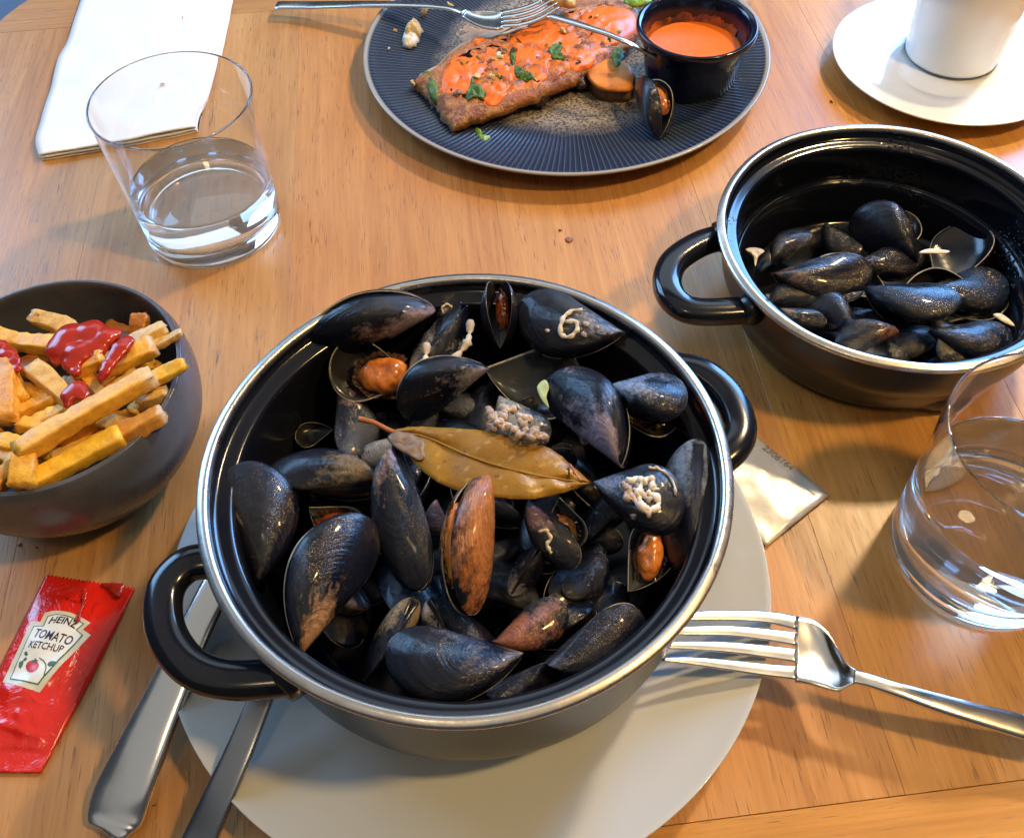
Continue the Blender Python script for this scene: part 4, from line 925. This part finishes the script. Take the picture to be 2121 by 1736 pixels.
FR_ = [
 ('thick pale chip at the far edge of the chip bowl, end pointing up left', (150, 690, .062), (66, 655, .068), .0125, .0105, PA, 1, .8),
 ('long browned chip entering from the left edge of the picture, topmost', (120, 715, .066), (-30, 688, .068), .0130, .0110, GO, 2, .2),
 ('stubby orange-brown crunchy chip end at the far right of the bowl', (286, 692, .064), (288, 652, .070), .0110, .0105, BRW, 3, 0.),
 ('square-ended pale chip leaning on the far right wall, upper one', (268, 722, .066), (340, 678, .072), .0105, .0100, PA, 4, .7),
 ('pointed pale chip sticking past the right rim below the square-ended one', (300, 722, .068), (374, 690, .074), .0100, .0060, PA, 5, 1.),
 ('golden chip smeared with red ketchup right of the sauce pool', (215, 772, .068), (318, 716, .074), .0120, .0100, GO, 6, 1.),
 ('short pale chip poking out of the near side of the ketchup pool', (148, 768, .070), (212, 742, .073), .0105, .0090, GO, 7, .3),
 ('pale yellow chip lying diagonally under a drop of ketchup', (72, 762, .074), (156, 850, .072), .0125, .0100, (.82, .52, .15), 8, .3),
 ('longest golden chip crossing the bowl with a white floury right end', (36, 940, .078), (316, 778, .082), .0125, .0115, (.96, .56, .08), 9, 1.3),
 ('bright yellow pointed chip sticking past the right rim of the bowl', (290, 800, .074), (380, 752, .079), .0110, .0075, YE, 10, .2),
 ('short chip under the longest one with a greyish floury tip', (290, 835, .066), (346, 810, .070), .0095, .0085, PA, 11, 1.3),
 ('fat short chip at right front with a split white end', (240, 908, .068), (338, 858, .073), .0125, .0110, (.78, .40, .08), 12, 1.3),
 ('yellow chip lying along the near right rim below the longest one', (60, 1000, .070), (250, 902, .074), .0135, .0100, YE, 13, .1),
 ('bright yellow chip end standing at the near left of the bowl', (46, 1010, .073), (52, 935, .077), .0145, .0125, (.90, .52, .05), 14, 0.),
 ('orange chip running off the left edge below the ketchup spot', (10, 870, .074), (20, 740, .076), .0125, .0110, OR, 15, 0.),
 ('slim tan chip in the middle left of the bowl', (20, 862, .068), (120, 820, .070), .0095, .0080, GO, 16, .3),
 ('slim golden chip lying level in the middle of the bowl', (125, 905, .066), (40, 880, .068), .0100, .0080, GO, 17, .2),
 ('golden chip half hidden under the longest one at left', (0, 915, .070), (100, 935, .070), .0110, .0090, YE, 18, .2),
 ('narrow chip under the longest one towards the middle', (120, 915, .062), (230, 850, .066), .0110, .0090, (.70, .33, .06), 19, .2),
 ('tan chip bridging the middle beneath the ketchup drop', (180, 820, .062), (260, 770, .064), .0110, .0090, BRW, 20, .2),
 ('orange chip at the left edge near the front rim', (-20, 1010, .070), (35, 965, .070), .0120, .0105, OR, 21, .2),
 ('darker chip deep at the far left under the browned one', (40, 770, .056), (110, 740, .058), .0110, .0100, BRW, 22, .2),
 ('golden chip under the front yellow one touching the bowl wall', (110, 960, .058), (230, 900, .060), .0120, .0100, GO, 23, .2),
 ('deep orange chip in the shadow at the right wall', (230, 740, .052), (330, 770, .056), .0120, .0100, OR, 24, .2),
 ('deep brown chip low under the ketchup pool', (110, 690, .050), (230, 700, .052), .0120, .0100, BRW, 25, .2),
 ('deep golden chip low at the centre of the bowl', (60, 850, .052), (210, 830, .052), .0130, .0110, OR, 26, .2),
 ('deep golden chip low at left front', (-30, 930, .050), (100, 960, .052), .0130, .0110, OR, 27, .2),
 ('deep orange chip low at right front', (180, 880, .050), (310, 870, .054), .0130, .0110, OR, 28, .2),
 ('deep tan chip low behind the stubby crunchy end', (220, 680, .048), (320, 720, .050), .0120, .0100, BRW, 29, .2)]
for k, (x, y, a_, L_, z_) in enumerate(((60, 815, .3, 95, .065), (105, 865, -.5, 90, .066), (200, 800, .9, 80, .063), (250, 800, -.6, 90, .064), (30, 790, 1.2, 80, .068), (270, 760, -.2, 90, .062), (90, 880, -.1, 100, .064), (210, 870, .2, 90, .060), (20, 950, .5, 90, .066), (300, 830, -.9, 70, .060), (170, 860, -1.1, 80, .064), (130, 800, -.3, 80, .060), (-60, 720, .4, 110, .062), (-80, 800, -.3, 120, .064), (-40, 860, .9, 100, .064), (-90, 900, .1, 110, .062), (-60, 960, -.5, 90, .062), (-130, 830, 1.2, 90, .060))):
    FR_.append(('plain golden chip half hidden under the topmost chips', (x-L_/2*math.cos(a_), y-L_/2*math.sin(a_), z_), (x+L_/2*math.cos(a_), y+L_/2*math.sin(a_), z_+.004), .0095, .0085, (GO, YE, OR, PA)[k % 4], 40+k, .3))
for lb, a, b_, w_, th, col, sd, ew in FR_:
    fry(lb, a, b_, w_, th, col, sd, ew, bend=.0022*math.sin(sd*2.3), taper=.35 if 'pointed' in lb else .05+.22*math.sin(sd)**2, twist=.35*math.sin(sd*1.7))
def blobs(name, label, cat, spheres, mat, vox=.0007, parent=None, kind=None):
    bm = bmesh.new()
    for x, y, z, r, f in spheres:
        c = at(x, y, z); bmesh.ops.create_icosphere(bm, subdivisions=3, radius=1, matrix=Matrix.Translation(c) @ Matrix.Diagonal((r, r, r*f, 1)))
    me = bpy.data.meshes.new(name); bm.to_mesh(me); bm.free()
    o = bpy.data.objects.new(name, me); COL.objects.link(o)
    md = o.modifiers.new('r', 'REMESH'); md.mode = 'VOXEL'; md.voxel_size = vox; ms = o.modifiers.new('s', 'SMOOTH'); ms.iterations = 14; ms.factor = .7
    dg = bpy.context.evaluated_depsgraph_get(); me2 = bpy.data.meshes.new_from_object(o.evaluated_get(dg)); bpy.data.objects.remove(o)
    for v in me2.vertices: v.co += v.normal*(.0007*noise.noise(v.co*120))
    o = link(name, me2, mat, parent)
    if label: tag(o, label, cat)
    return o
blobs('ketchup', 'glossy dark red ketchup pool on top of the chips', 'ketchup',
 [(150, 700, .074, .0095, .5), (185, 690, .075, .0085, .5), (130, 720, .074, .0085, .5), (165, 730, .074, .0085, .5), (215, 700, .075, .0065, .5), (150, 752, .074, .0055, .5), (195, 720, .074, .0075, .5), (120, 745, .073, .004, .6), (237, 692, .0745, .004, .5), (155, 772, .074, .003, .8)], 'ketchup')
blobs('ketchup', 'red streak of ketchup running over chips right of the pool', 'ketchup',
 [(262, 708, .080, .0042, .5), (250, 722, .080, .0048, .5), (238, 738, .080, .0046, .5), (226, 755, .080, .0040, .5), (218, 770, .080, .0032, .5), (210, 782, .079, .0028, .5)], 'ketchup')
blobs('ketchup', 'single drop of ketchup on the diagonal pale yellow chip', 'ketchup',
 [(160, 808, .079, .0055, .5), (142, 820, .079, .0045, .5), (172, 818, .079, .0036, .5), (140, 838, .078, .0028, .6)], 'ketchup')
blobs('ketchup', 'ketchup smear at the left edge of the picture on chips', 'ketchup',
 [(0, 722, .078, .005, .5), (15, 735, .078, .005, .5), (28, 750, .078, .004, .5), (35, 764, .078, .003, .6)], 'ketchup')

# ---------------------------------------------------------------- ketchup packet
def K(x, y, z=.002): return at(.3333*x, 1157+.3333*y, z)
TLp, TRp, BRp, BLp = at(97, 1192, .0012), at(279, 1220, .0012), at(84, 1601, .0012), at(-98, 1598, .0012)
NU, NV = 46, 90; rows = []
for i in range(NV+1):
    v = i/NV; r = []
    for j in range(NU+1):
        u = j/NU; p = (TLp*(1-u)+TRp*u)*(1-v)+(BLp*(1-u)+BRp*u)*v
        bulge = math.sin(math.pi*u)**.7*max(0, math.sin(math.pi*min(1, max(0, (v-.10)/.80))))**.6
        h = .0050*bulge if 0 < u < 1 else 0
        h += .0009*bulge*noise.fractal(Vector((u*3, v*7, 2.)), 1, 2, 3)*1.6
        h += .0011*math.exp(-((v-.80-.1*(u-.5))/.02)**2)*math.sin(math.pi*u) + .0007*math.exp(-(((u-.78)-.15*(v-.5))/.03)**2)*bulge
        if v < .10 or v > .90: h += .00028*math.sin(u*150)+.0004*noise.noise(Vector((u*9, v*20, 5)))
        if i == 0: p = p+(TLp-BLp).normalized()*(.0007*(1 if j % 2 else -1))
        edge = math.sin(math.pi*v)*.0012*(1 if u > .99 else (-1 if u < .01 else 0)); p = p+(TRp-TLp).normalized()*edge
        r.append(p+Vector((0, 0, h+.0006)))
    rows.append(r)
pk = tag(empty('ketchup_packet', K(300, 600)), 'torn red tomato ketchup packet with a cream bottle-shaped label', 'sauce packet')
po = sheet('foil_pouch', rows, .0010, 'red_foil', parent=pk)
pb = BVHTree.FromPolygons([v.co for v in po.data.vertices], [tuple(p.vertices) for p in po.data.polygons])
def flat(name, poly, mat, lift, sub=4):
    bm = bmesh.new(); vs = [bm.verts.new(K(x, y)) for x, y in poly]; bm.faces.new(vs); bmesh.ops.triangulate(bm, faces=bm.faces)
    for _ in range(sub): bmesh.ops.subdivide_edges(bm, edges=[e for e in bm.edges if e.calc_length() > .0022], cuts=1, use_grid_fill=False); bmesh.ops.triangulate(bm, faces=bm.faces)
    for v in bm.verts:
        h = pb.ray_cast(Vector((v.co.x, v.co.y, .2)), Vector((0, 0, -1)))[0]; v.co.z = (h.z if h else .003)+lift
    bmesh.ops.recalc_face_normals(bm, faces=bm.faces); me = bpy.data.meshes.new(name); bm.to_mesh(me); bm.free()
    return link(name, me, mat, pk)
arc_o = smooth_path([(288, 345), (345, 334), (400, 338), (460, 352), (520, 380), (575, 412)], 4)
flat('label_border', list(arc_o)+[(532, 458), (577, 488), (268, 850), (30, 778), (206, 397), (264, 405)], 'label_cream', .00012)
arc_g = smooth_path([(308, 366), (355, 358), (400, 362), (450, 374), (500, 396), (540, 420)], 4)
flat('label_green_line', list(arc_g)+[(496, 462), (536, 494), (264, 808), (78, 764), (222, 430), (284, 434)], 'print_green', .00026)
arc_w = smooth_path([(314, 373), (356, 365), (400, 369), (447, 381), (494, 402), (530, 422)], 4)
flat('label_panel', list(arc_w)+[(488, 462), (526, 494), (262, 799), (88, 759), (226, 437), (290, 440)], 'label_white', .00040)
def word(txt, p0, p1, hgt, lift=.00055, bold=.02, mat='print_navy', bend=0):
    a, b_ = K(*p0), K(*p1); ex = b_-a; ey = Vector((-ex.y, ex.x, 0)).normalized()*hgt
    me = text_mesh(txt, bold); xs_ = [v.co.x for v in me.vertices]; x0, x1 = min(xs_), max(xs_); ys_ = [v.co.y for v in me.vertices]; y0, y1 = min(ys_), max(ys_)
    for v in me.vertices:
        t = (v.co.x-x0)/(x1-x0); p = a+ex*t+ey*((v.co.y-y0)/(y1-y0)+bend*4*t*(1-t)); h = pb.ray_cast(Vector((p.x, p.y, .2)), Vector((0, 0, -1)))[0]
        v.co = Vector((p.x, p.y, (h.z if h else .004)+lift))
    return link('printed_word', me, mat, pk, False)
word('HEINZ', (316, 421), (484, 458), .0037, bend=.35, bold=.02)
word('TOMATO', (222, 506), (455, 560), .0046, bold=.012)
word('KETCHUP', (198, 574), (406, 607), .0035, bold=.012)
circ = lambda cx, cy, r, q=1.: [(cx+r*math.cos(2*math.pi*k/24), cy+r*q*math.sin(2*math.pi*k/24)) for k in range(24)]
flat('printed_tomato', circ(227, 692, 43, .92), 'print_red', .00055, 2)
flat('printed_leaf', [(237, 652), (250, 640), (255, 655), (272, 655), (255, 665), (240, 668), (222, 662), (224, 652)], 'print_green', .00072, 1)
flat('printed_leaf', [(330, 668), (350, 660), (392, 668), (365, 690), (335, 696), (322, 684)], 'print_green', .00055, 1)
flat('printed_leaf', [(140, 660), (170, 650), (165, 680), (150, 704), (136, 690)], 'print_green', .00055, 1)
flat('printed_leaf', [(176, 600), (192, 598), (198, 615), (186, 628), (174, 616)], 'print_green', .00055, 1)
flat('printed_leaf', [(170, 640), (186, 632), (192, 642), (180, 655), (168, 655)], 'print_green', .00055, 1)
flat('printed_stem', [(272, 636), (300, 655), (316, 680), (318, 710), (308, 752), (302, 750), (312, 708), (309, 682), (295, 662), (270, 641)], 'print_green', .00055, 2)
for k in range(9):
    a = R_(100+k*19); x, y = 625+44*math.cos(a), 320-46*math.sin(a)+10; a2 = a+R_(9); x2, y2 = 625+44*math.cos(a2), 330-46*math.sin(a2)
    flat('printed_dash', [(x-2.5, y-2.5), (x2-2.5, y2-2.5), (x2+2.5, y2+2.5), (x+2.5, y+2.5)], 'print_dark', .0002, 0)
word('Easy', (408, 268), (500, 290), .0018, lift=.0002, bold=.0, mat='print_dark')
blobs('ketchup', 'dab of ketchup on the torn end of the red packet', 'ketchup', [(.3333*x, 1157+.3333*y, z, r, f) for x, y, z, r, f in ((690, 172, .0028, .0022, .4), (715, 186, .0030, .0030, .4), (732, 210, .0032, .0027, .4), (660, 166, .0026, .0016, .4), (752, 172, .0026, .0019, .4), (705, 205, .0030, .0018, .4), (640, 160, .0026, .0012, .4), (742, 228, .0032, .0014, .4))], 'ketchup', .0005)
blobs('ketchup', 'thin trickle of ketchup running from packet end onto its label', 'ketchup', [(.3333*x, 1157+.3333*y, z, r, f) for x, y, z, r, f in ((520, 190, .0048, .0013, .5), (530, 215, .0052, .0014, .5), (522, 245, .0056, .0015, .5), (524, 275, .006, .0013, .5), (508, 300, .0062, .0012, .5), (498, 325, .0064, .0012, .5), (490, 350, .0066, .0014, .5), (484, 378, .0067, .0015, .5))], 'ketchup', .0004)

# ---------------------------------------------------------------- food on the ribbed plate
def P2(pts, z): return [at(688+.4423*x, .4423*y, z) for x, y in pts]
fish = tag(empty('fish_fillet', at(1050, 130, .010)), 'half-eaten crisp fried fish fillet covered in orange sauce', 'fish')
poly = [(372, 345), (425, 395), (470, 440), (505, 500), (560, 560), (640, 535), (760, 495), (900, 440), (1040, 385), (1160, 330), (1290, 250), (1370, 190), (1440, 110), (1440, 20), (1380, -40), (1240, -60), (1060, -10), (980, 60), (800, 130), (640, 160), (540, 215), (470, 285), (420, 315)]
link('flesh', lump_mesh('flesh', P2([(x+4, y+10) for x, y in poly], .014), .0065, .0105, 7, .0014, 190, 3, 4, 16, wob=.0025), 'flesh', fish)
link('skin', lump_mesh('skin', P2(poly, .0255), .0150, .0110, 5, .0032, 170, 5, 5, 30, wob=.0040), 'fish', fish)
fb = BVHTree.FromPolygons([v.co for v in fish.children[1].data.vertices], [tuple(p.vertices) for p in fish.children[1].data.polygons])
def on_fish(x, y):
    h = fb.ray_cast(Vector((x, y, .3)), Vector((0, 0, -1)))[0]; return (h.z if h else .016)-.0004
thin = link('orange_sauce', lump_mesh('orange_sauce', P2([(520, 390), (540, 290), (600, 235), (720, 200), (830, 150), (930, 90), (1050, 50), (1180, 20), (1300, -10), (1420, 5), (1430, 110), (1330, 200), (1230, 260), (1140, 290), (1060, 330), (960, 385), (860, 410), (800, 450), (720, 475), (660, 440), (590, 425)], .0285), 0, .0009, 4, .0013, 120, 11, 5, 16, zfn=on_fish, wob=.006), 'thin_sauce')
tag(thin, 'thin streaky orange sauce film soaking into most of the fish top', 'sauce')
for k, (lb, pts) in enumerate((
    ('orange sauce patch nearest the left end of the fish', [(498, 385), (520, 300), (560, 245), (640, 228), (705, 235), (735, 275), (712, 330), (660, 365), (640, 415), (560, 420), (510, 410)]),
    ('largest orange sauce patch across the middle of the fish', [(820, 165), (900, 95), (1020, 70), (1130, 110), (1175, 170), (1150, 245), (1075, 255), (1020, 300), (1012, 350), (950, 368), (890, 335), (850, 280), (830, 215)]),
    ('orange sauce patch behind the ramekin end of the fish', [(1150, 70), (1260, 5), (1420, 10), (1440, 90), (1370, 160), (1280, 190), (1200, 150)]),
    ('small orange sauce patch near the lower edge of the fish', [(705, 400), (740, 375), (800, 372), (832, 400), (800, 440), (745, 465), (705, 450)]),
    ('thin orange sauce streaks between the two big patches', [(715, 225), (750, 205), (810, 250), (862, 320), (845, 372), (790, 355), (740, 290)]),
    ('orange sauce spot at the upper left of the fish, below fork', [(645, 150), (680, 138), (715, 150), (712, 180), (670, 188)]),
    ('orange sauce drip near the right lower edge of the fish', [(1095, 250), (1140, 230), (1230, 215), (1235, 255), (1180, 290), (1120, 300)]))):
    o = link('orange_sauce', lump_mesh('orange_sauce', P2(pts, .0285), 0, .0016, 3, .0006, 150, k, 5, 8, zfn=on_fish), 'sauce'); tag(o, lb, 'sauce')
def leafy(lb, pts, z, k, mat='fresh_herb', zfn=None, H=.0022, name='herb_leaf', cat='herb'):
    o = link(name, lump_mesh(name, P2(pts, z), z-.001, H, 2.2, .0022, 330, k, 4, 9, zfn=zfn, wob=.003), mat); return tag(o, lb, cat)
on_s = lambda x, y: on_fish(x, y)+.0012
leafy('dark green coriander leaf on the left sauce patch', [(625, 430), (640, 395), (655, 345), (668, 385), (705, 400), (712, 445), (680, 445), (640, 450)], .029, 1, zfn=on_s)
leafy('green coriander leaf on the right side of the largest sauce patch', [(1010, 225), (1045, 190), (1078, 205), (1070, 235), (1092, 262), (1050, 272), (1020, 250)], .029, 2, zfn=on_s)
leafy('green coriander leaf at the lower edge of the largest sauce patch', [(852, 300), (880, 318), (940, 335), (948, 358), (905, 358), (865, 340)], .029, 3, zfn=on_s)
leafy('thin green herb stalk left of the largest sauce patch', [(838, 215), (852, 212), (856, 270), (846, 300), (836, 260)], .029, 4, zfn=on_s)
leafy('dark green leaf on the potato slice by the ramekin', [(1310, 250), (1345, 215), (1365, 250), (1350, 300), (1325, 312)], .026, 5)
leafy('soft green lettuce hanging over the left end of the fish', [(415, 350), (455, 340), (500, 400), (535, 430), (520, 470), (480, 480), (450, 440), (425, 395)], .018, 6, 'fresh_herb', H=.006, cat='salad leaf', name='lettuce_leaf')
leafy('bright green lettuce tip on the plate below the fish end', [(440, 515), (465, 480), (488, 505), (480, 532), (445, 532)], .010, 7, 'lettuce', H=.003, cat='salad leaf', name='lettuce_leaf')
leafy('green lettuce shred on the ribs below the fish, left piece', [(630, 565), (680, 555), (712, 570), (680, 590), (635, 590)], .010, 8, 'fresh_herb', H=.002, cat='salad leaf', name='lettuce_leaf')
leafy('pale green leek ring with bright end on the near ribs', [(662, 600), (690, 605), (712, 640), (748, 650), (735, 675), (700, 668), (668, 632)], .011, 9, 'lettuce', H=.003, cat='salad leaf', name='lettuce_leaf')
leafy('green salad leaves at the far side of the plate behind the ramekin', [(1360, 5), (1400, -20), (1470, -30), (1500, 10), (1440, 30), (1390, 30)], .020, 10, 'lettuce', H=.004, cat='salad leaf', name='lettuce_leaf')
sl = tag(empty('potato_slice', at(1270, 170, .008)), 'thick roasted potato slice with orange sauce, left of the ramekin', 'potato')
pp = [(1190, 330), (1205, 285), (1260, 262), (1330, 262), (1395, 290), (1422, 350), (1405, 405), (1340, 415), (1260, 405), (1212, 370)]
link('skin', lump_mesh('skin', P2([(x, y+24) for x, y in pp], .014), .006, .0120, 9, .0006, 200, 2, 4, 8), 'potato_skin', sl)
link('cut_face', lump_mesh('cut_face', P2(pp, .0205), .0175, .0025, 5, .0005, 200, 3, 4, 8), 'potato_slice', sl)
leafy('dark glossy mushroom piece under the near edge of the fish', [(850, 470), (900, 430), (960, 405), (1010, 410), (1025, 450), (1000, 490), (950, 497), (890, 480)], .012, 11, 'dark_mushroom', H=.008, cat='mushroom', name='mushroom_piece')
leafy('black shiny piece between fish and potato slice', [(1040, 390), (1090, 370), (1150, 375), (1200, 372), (1205, 405), (1160, 415), (1110, 395), (1060, 430)], .012, 12, 'dark_mushroom', H=.006, cat='mushroom', name='mushroom_piece')
leafy('boiled egg white scrap on the left ribs of the plate', [(332, 175), (360, 168), (400, 170), (405, 195), (370, 222), (338, 222), (330, 200)], .014, 13, 'egg_white', H=.006, cat='egg', name='egg_scrap')
leafy('crumbly boiled egg scrap with yolk above the egg white', [(340, 150), (372, 120), (395, 105), (418, 135), (412, 172), (375, 170), (345, 172)], .016, 14, 'cream_crumb', H=.008, cat='egg', name='egg_scrap')
leafy('yellow yolk crumb left of the egg scraps', [(275, 140), (292, 134), (308, 142), (305, 160), (285, 162)], .013, 15, 'egg_yolk', H=.0025, cat='egg', name='egg_scrap')
leafy('white and yellow food scrap caught on the tines of the upper fork', [(985, -5), (1020, -20), (1090, -20), (1140, 0), (1142, 28), (1110, 40), (1080, 28), (1040, 30), (1000, 15)], .036, 16, 'cream_crumb', H=.008, cat='food scrap', name='food_scrap')
leafy('yellow crumbly scrap under the ramekin side of the fish', [(1110, 365), (1150, 345), (1190, 360), (1192, 380), (1150, 388)], .013, 17, 'egg_yolk', H=.004, cat='food scrap', name='food_scrap')
rd = random.Random(4)
for k, (x, y, lb) in enumerate(((265, 230, 'tiny white crumb on the left ribs of the plate'), (378, 395, 'pale fish bone scrap pointing left from the fish end'), (1100, 40, 'brown crispy crumb near the upper fork tines'), (560, 40, 'cream crumb under the upper fork neck'), (430, 60, 'cream crumb left of the upper fork neck'))):
    crumb(lb, at(688+.4423*x, .4423*y, .0155 if k != 1 else .018), (.0012, .001, .0008) if k == 0 else (.0045, .0022, .0015), 'egg_white' if k == 0 else 'cream_crumb', k+1)
for k in range(16):
    a_, b_ = rd.uniform(0, 1), rd.uniform(-1, 1); x = 520+820*a_+b_*40; y = 400-300*a_+b_*75
    p = at(688+.4423*x, .4423*y, .028); z = on_fish(p.x, p.y)
    if z < .02: continue
    crumb('small chopped herb fleck scattered over the fish fillet', Vector((p.x, p.y, z+.0012)), (.0026*rd.uniform(.6, 1.3), .0016, .0005), 'fresh_herb', k+30, 'herb_fleck', 'herb', 'herb flecks on the fish', .6)
for k in range(14):
    a_ = rd.uniform(0, 1); b_ = rd.uniform(-1, 1); x = 540+800*a_+b_*30; y = 415-300*a_+b_*85
    p = at(688+.4423*x, .4423*y, .028); z = on_fish(p.x, p.y)
    if z < .02: continue
    crumb('crisp golden crust flake standing up from the fish fillet', Vector((p.x, p.y, z+.0006)), (.0036*rd.uniform(.6, 1.3), .0028, .0016), rd.choice(('cream_crumb', 'potato_skin')), k+60, 'crust_flake', 'crumb', 'crust flakes on the fish', .7)
# brown smear of sauce on the empty part of the plate
o = link('sauce_smear', lump_mesh('sauce_smear', P2([(470, 110), (640, 60), (840, 40), (1000, 20), (820, 140), (640, 190), (520, 190)], .008), .0066, .0009, 3, .0022, 260, 3, 4, 14, wob=.004), 'crust'); tag(o, 'brownish smear of sauce and scraps behind the fish', 'sauce')
# ramekin
rc = at(1423, 172, .0068); rc.x += .001
rr = pxsize(at(1415, 62, .055))*127; rh = .0465
ram = tag(empty('ramekin', rc), 'glossy dark navy sauce pot with a thick rim on the ribbed plate', 'ramekin')
prof = smooth_path([(0, .001), (rr*.66, .001), (rr*.70, .0), (rr*.74, .002), (rr*.80, .014), (rr*.86, rh-.010), (rr*.90, rh-.0055), (rr*.985, rh-.0045), (rr, rh-.002), (rr*.985, rh), (rr*.93, rh-.0004), (rr*.88, rh-.003), (rr*.83, rh-.012), (rr*.74, .012), (rr*.6, .006), (0, .005)], 4)
o = link('bowl', lathe_mesh('bowl', prof, 120), 'navy_ramekin', ram); o.matrix_parent_inverse = Matrix.Identity(4)
sz = .028; sr = rr*.805
P_ = [(0, .0055), (rr*.55, .0062), (rr*.70, .012), (rr*.765, .022), (sr, sz-.001), (sr, sz+.0006), (sr*.96, sz+.0001), (0, sz)]
sm = link('sauce_pool', lathe_mesh('sauce_pool', P_, 96), 'sauce'); sm.location = rc; tag(sm, 'smooth orange sauce filling the bottom of the navy pot', 'sauce')
# sauce film left on the inner wall
V = []; Fc = []; n = 90
for i in range(n+1):
    a = R_(20)+R_(160)*i/n; top = sz+.010*(.55+.45*noise.noise(Vector((i*.13, 3, 1))))+.002*noise.noise(Vector((i*.6, 1, 1)))
    for j in range(7):
        z = sz-.001+(top-sz+.001)*j/6; wr = rr*(.83-.0+(.05)*max(0, (z-(rh-.012)))/.009) if z > rh-.012 else rr*(.74+.09*(z-.012)/(rh-.024))
        V.append((math.cos(a)*(wr-.0009*(1-j/6)-.0002), math.sin(a)*(wr-.0009*(1-j/6)-.0002), z))
for i in range(n):
    for j in range(6): a = i*7+j; Fc.append((a, a+7, a+8, a+1))
t = NT('dried_sauce'); c = t.coord(); f = t.noise(c, 70, 5, .65); t.set(color=t.ramp(f, [(.4, (.07, .03, .018)), (.6, (.42, .12, .03))]), rough=.3); M['film'] = t.m
me = pymesh('sauce_film', V, Fc); sm = link('sauce_film', me, 'film'); sm.location = rc; tag(sm, 'dried brown-orange sauce film on the inside wall of the navy pot', 'sauce')
bar('teaspoon', 'thin steel teaspoon handle sticking out of the orange sauce', 'spoon',
    [(1141, 33, .0560, .0052, .0016), (1148, 36, .0562, .0066, .0020), (1200, 52, .0560, .0062, .0022), (1262, 73, .0550, .0050, .0024), (1305, 92, .0520, .0044, .0024), (1352, 116, .0420, .0044, .0022), (1385, 128, .0320, .0060, .0018)], 'steel')
# ---------------------------------------------------------------- crumbs on the table
for k, (x, y, s_, mt, lb) in enumerate(((1178, 497, .0026, 'crumb_brown', 'brown crumb on the table above the full pot'), (1160, 478, .0012, 'crumb_brown', 'tiny crumb beside the brown crumb above the full pot'), (320, 1667, .0010, 'crumb_brown', 'dark speck right of the red packet'), (41, 1128, .0010, 'crumb_brown', 'left dark speck below the chip bowl'), (76, 1134, .0011, 'crumb_brown', 'right dark speck below the chip bowl'), (1722, 212, .0015, 'crumb_brown', 'small dark crumb between saucer and ribbed plate'), (337, 174, .0016, 'egg_yolk', 'mustard-coloured crumb on the napkin seen through the glass'), (378, 37, .0012, 'egg_yolk', 'small mustard-coloured crumb at the top of the napkin'))):
    z = .0075 if k >= 6 else .0005
    crumb(lb, at(x, y, z), (s_, s_*.8, s_*.3), mt, k+3)
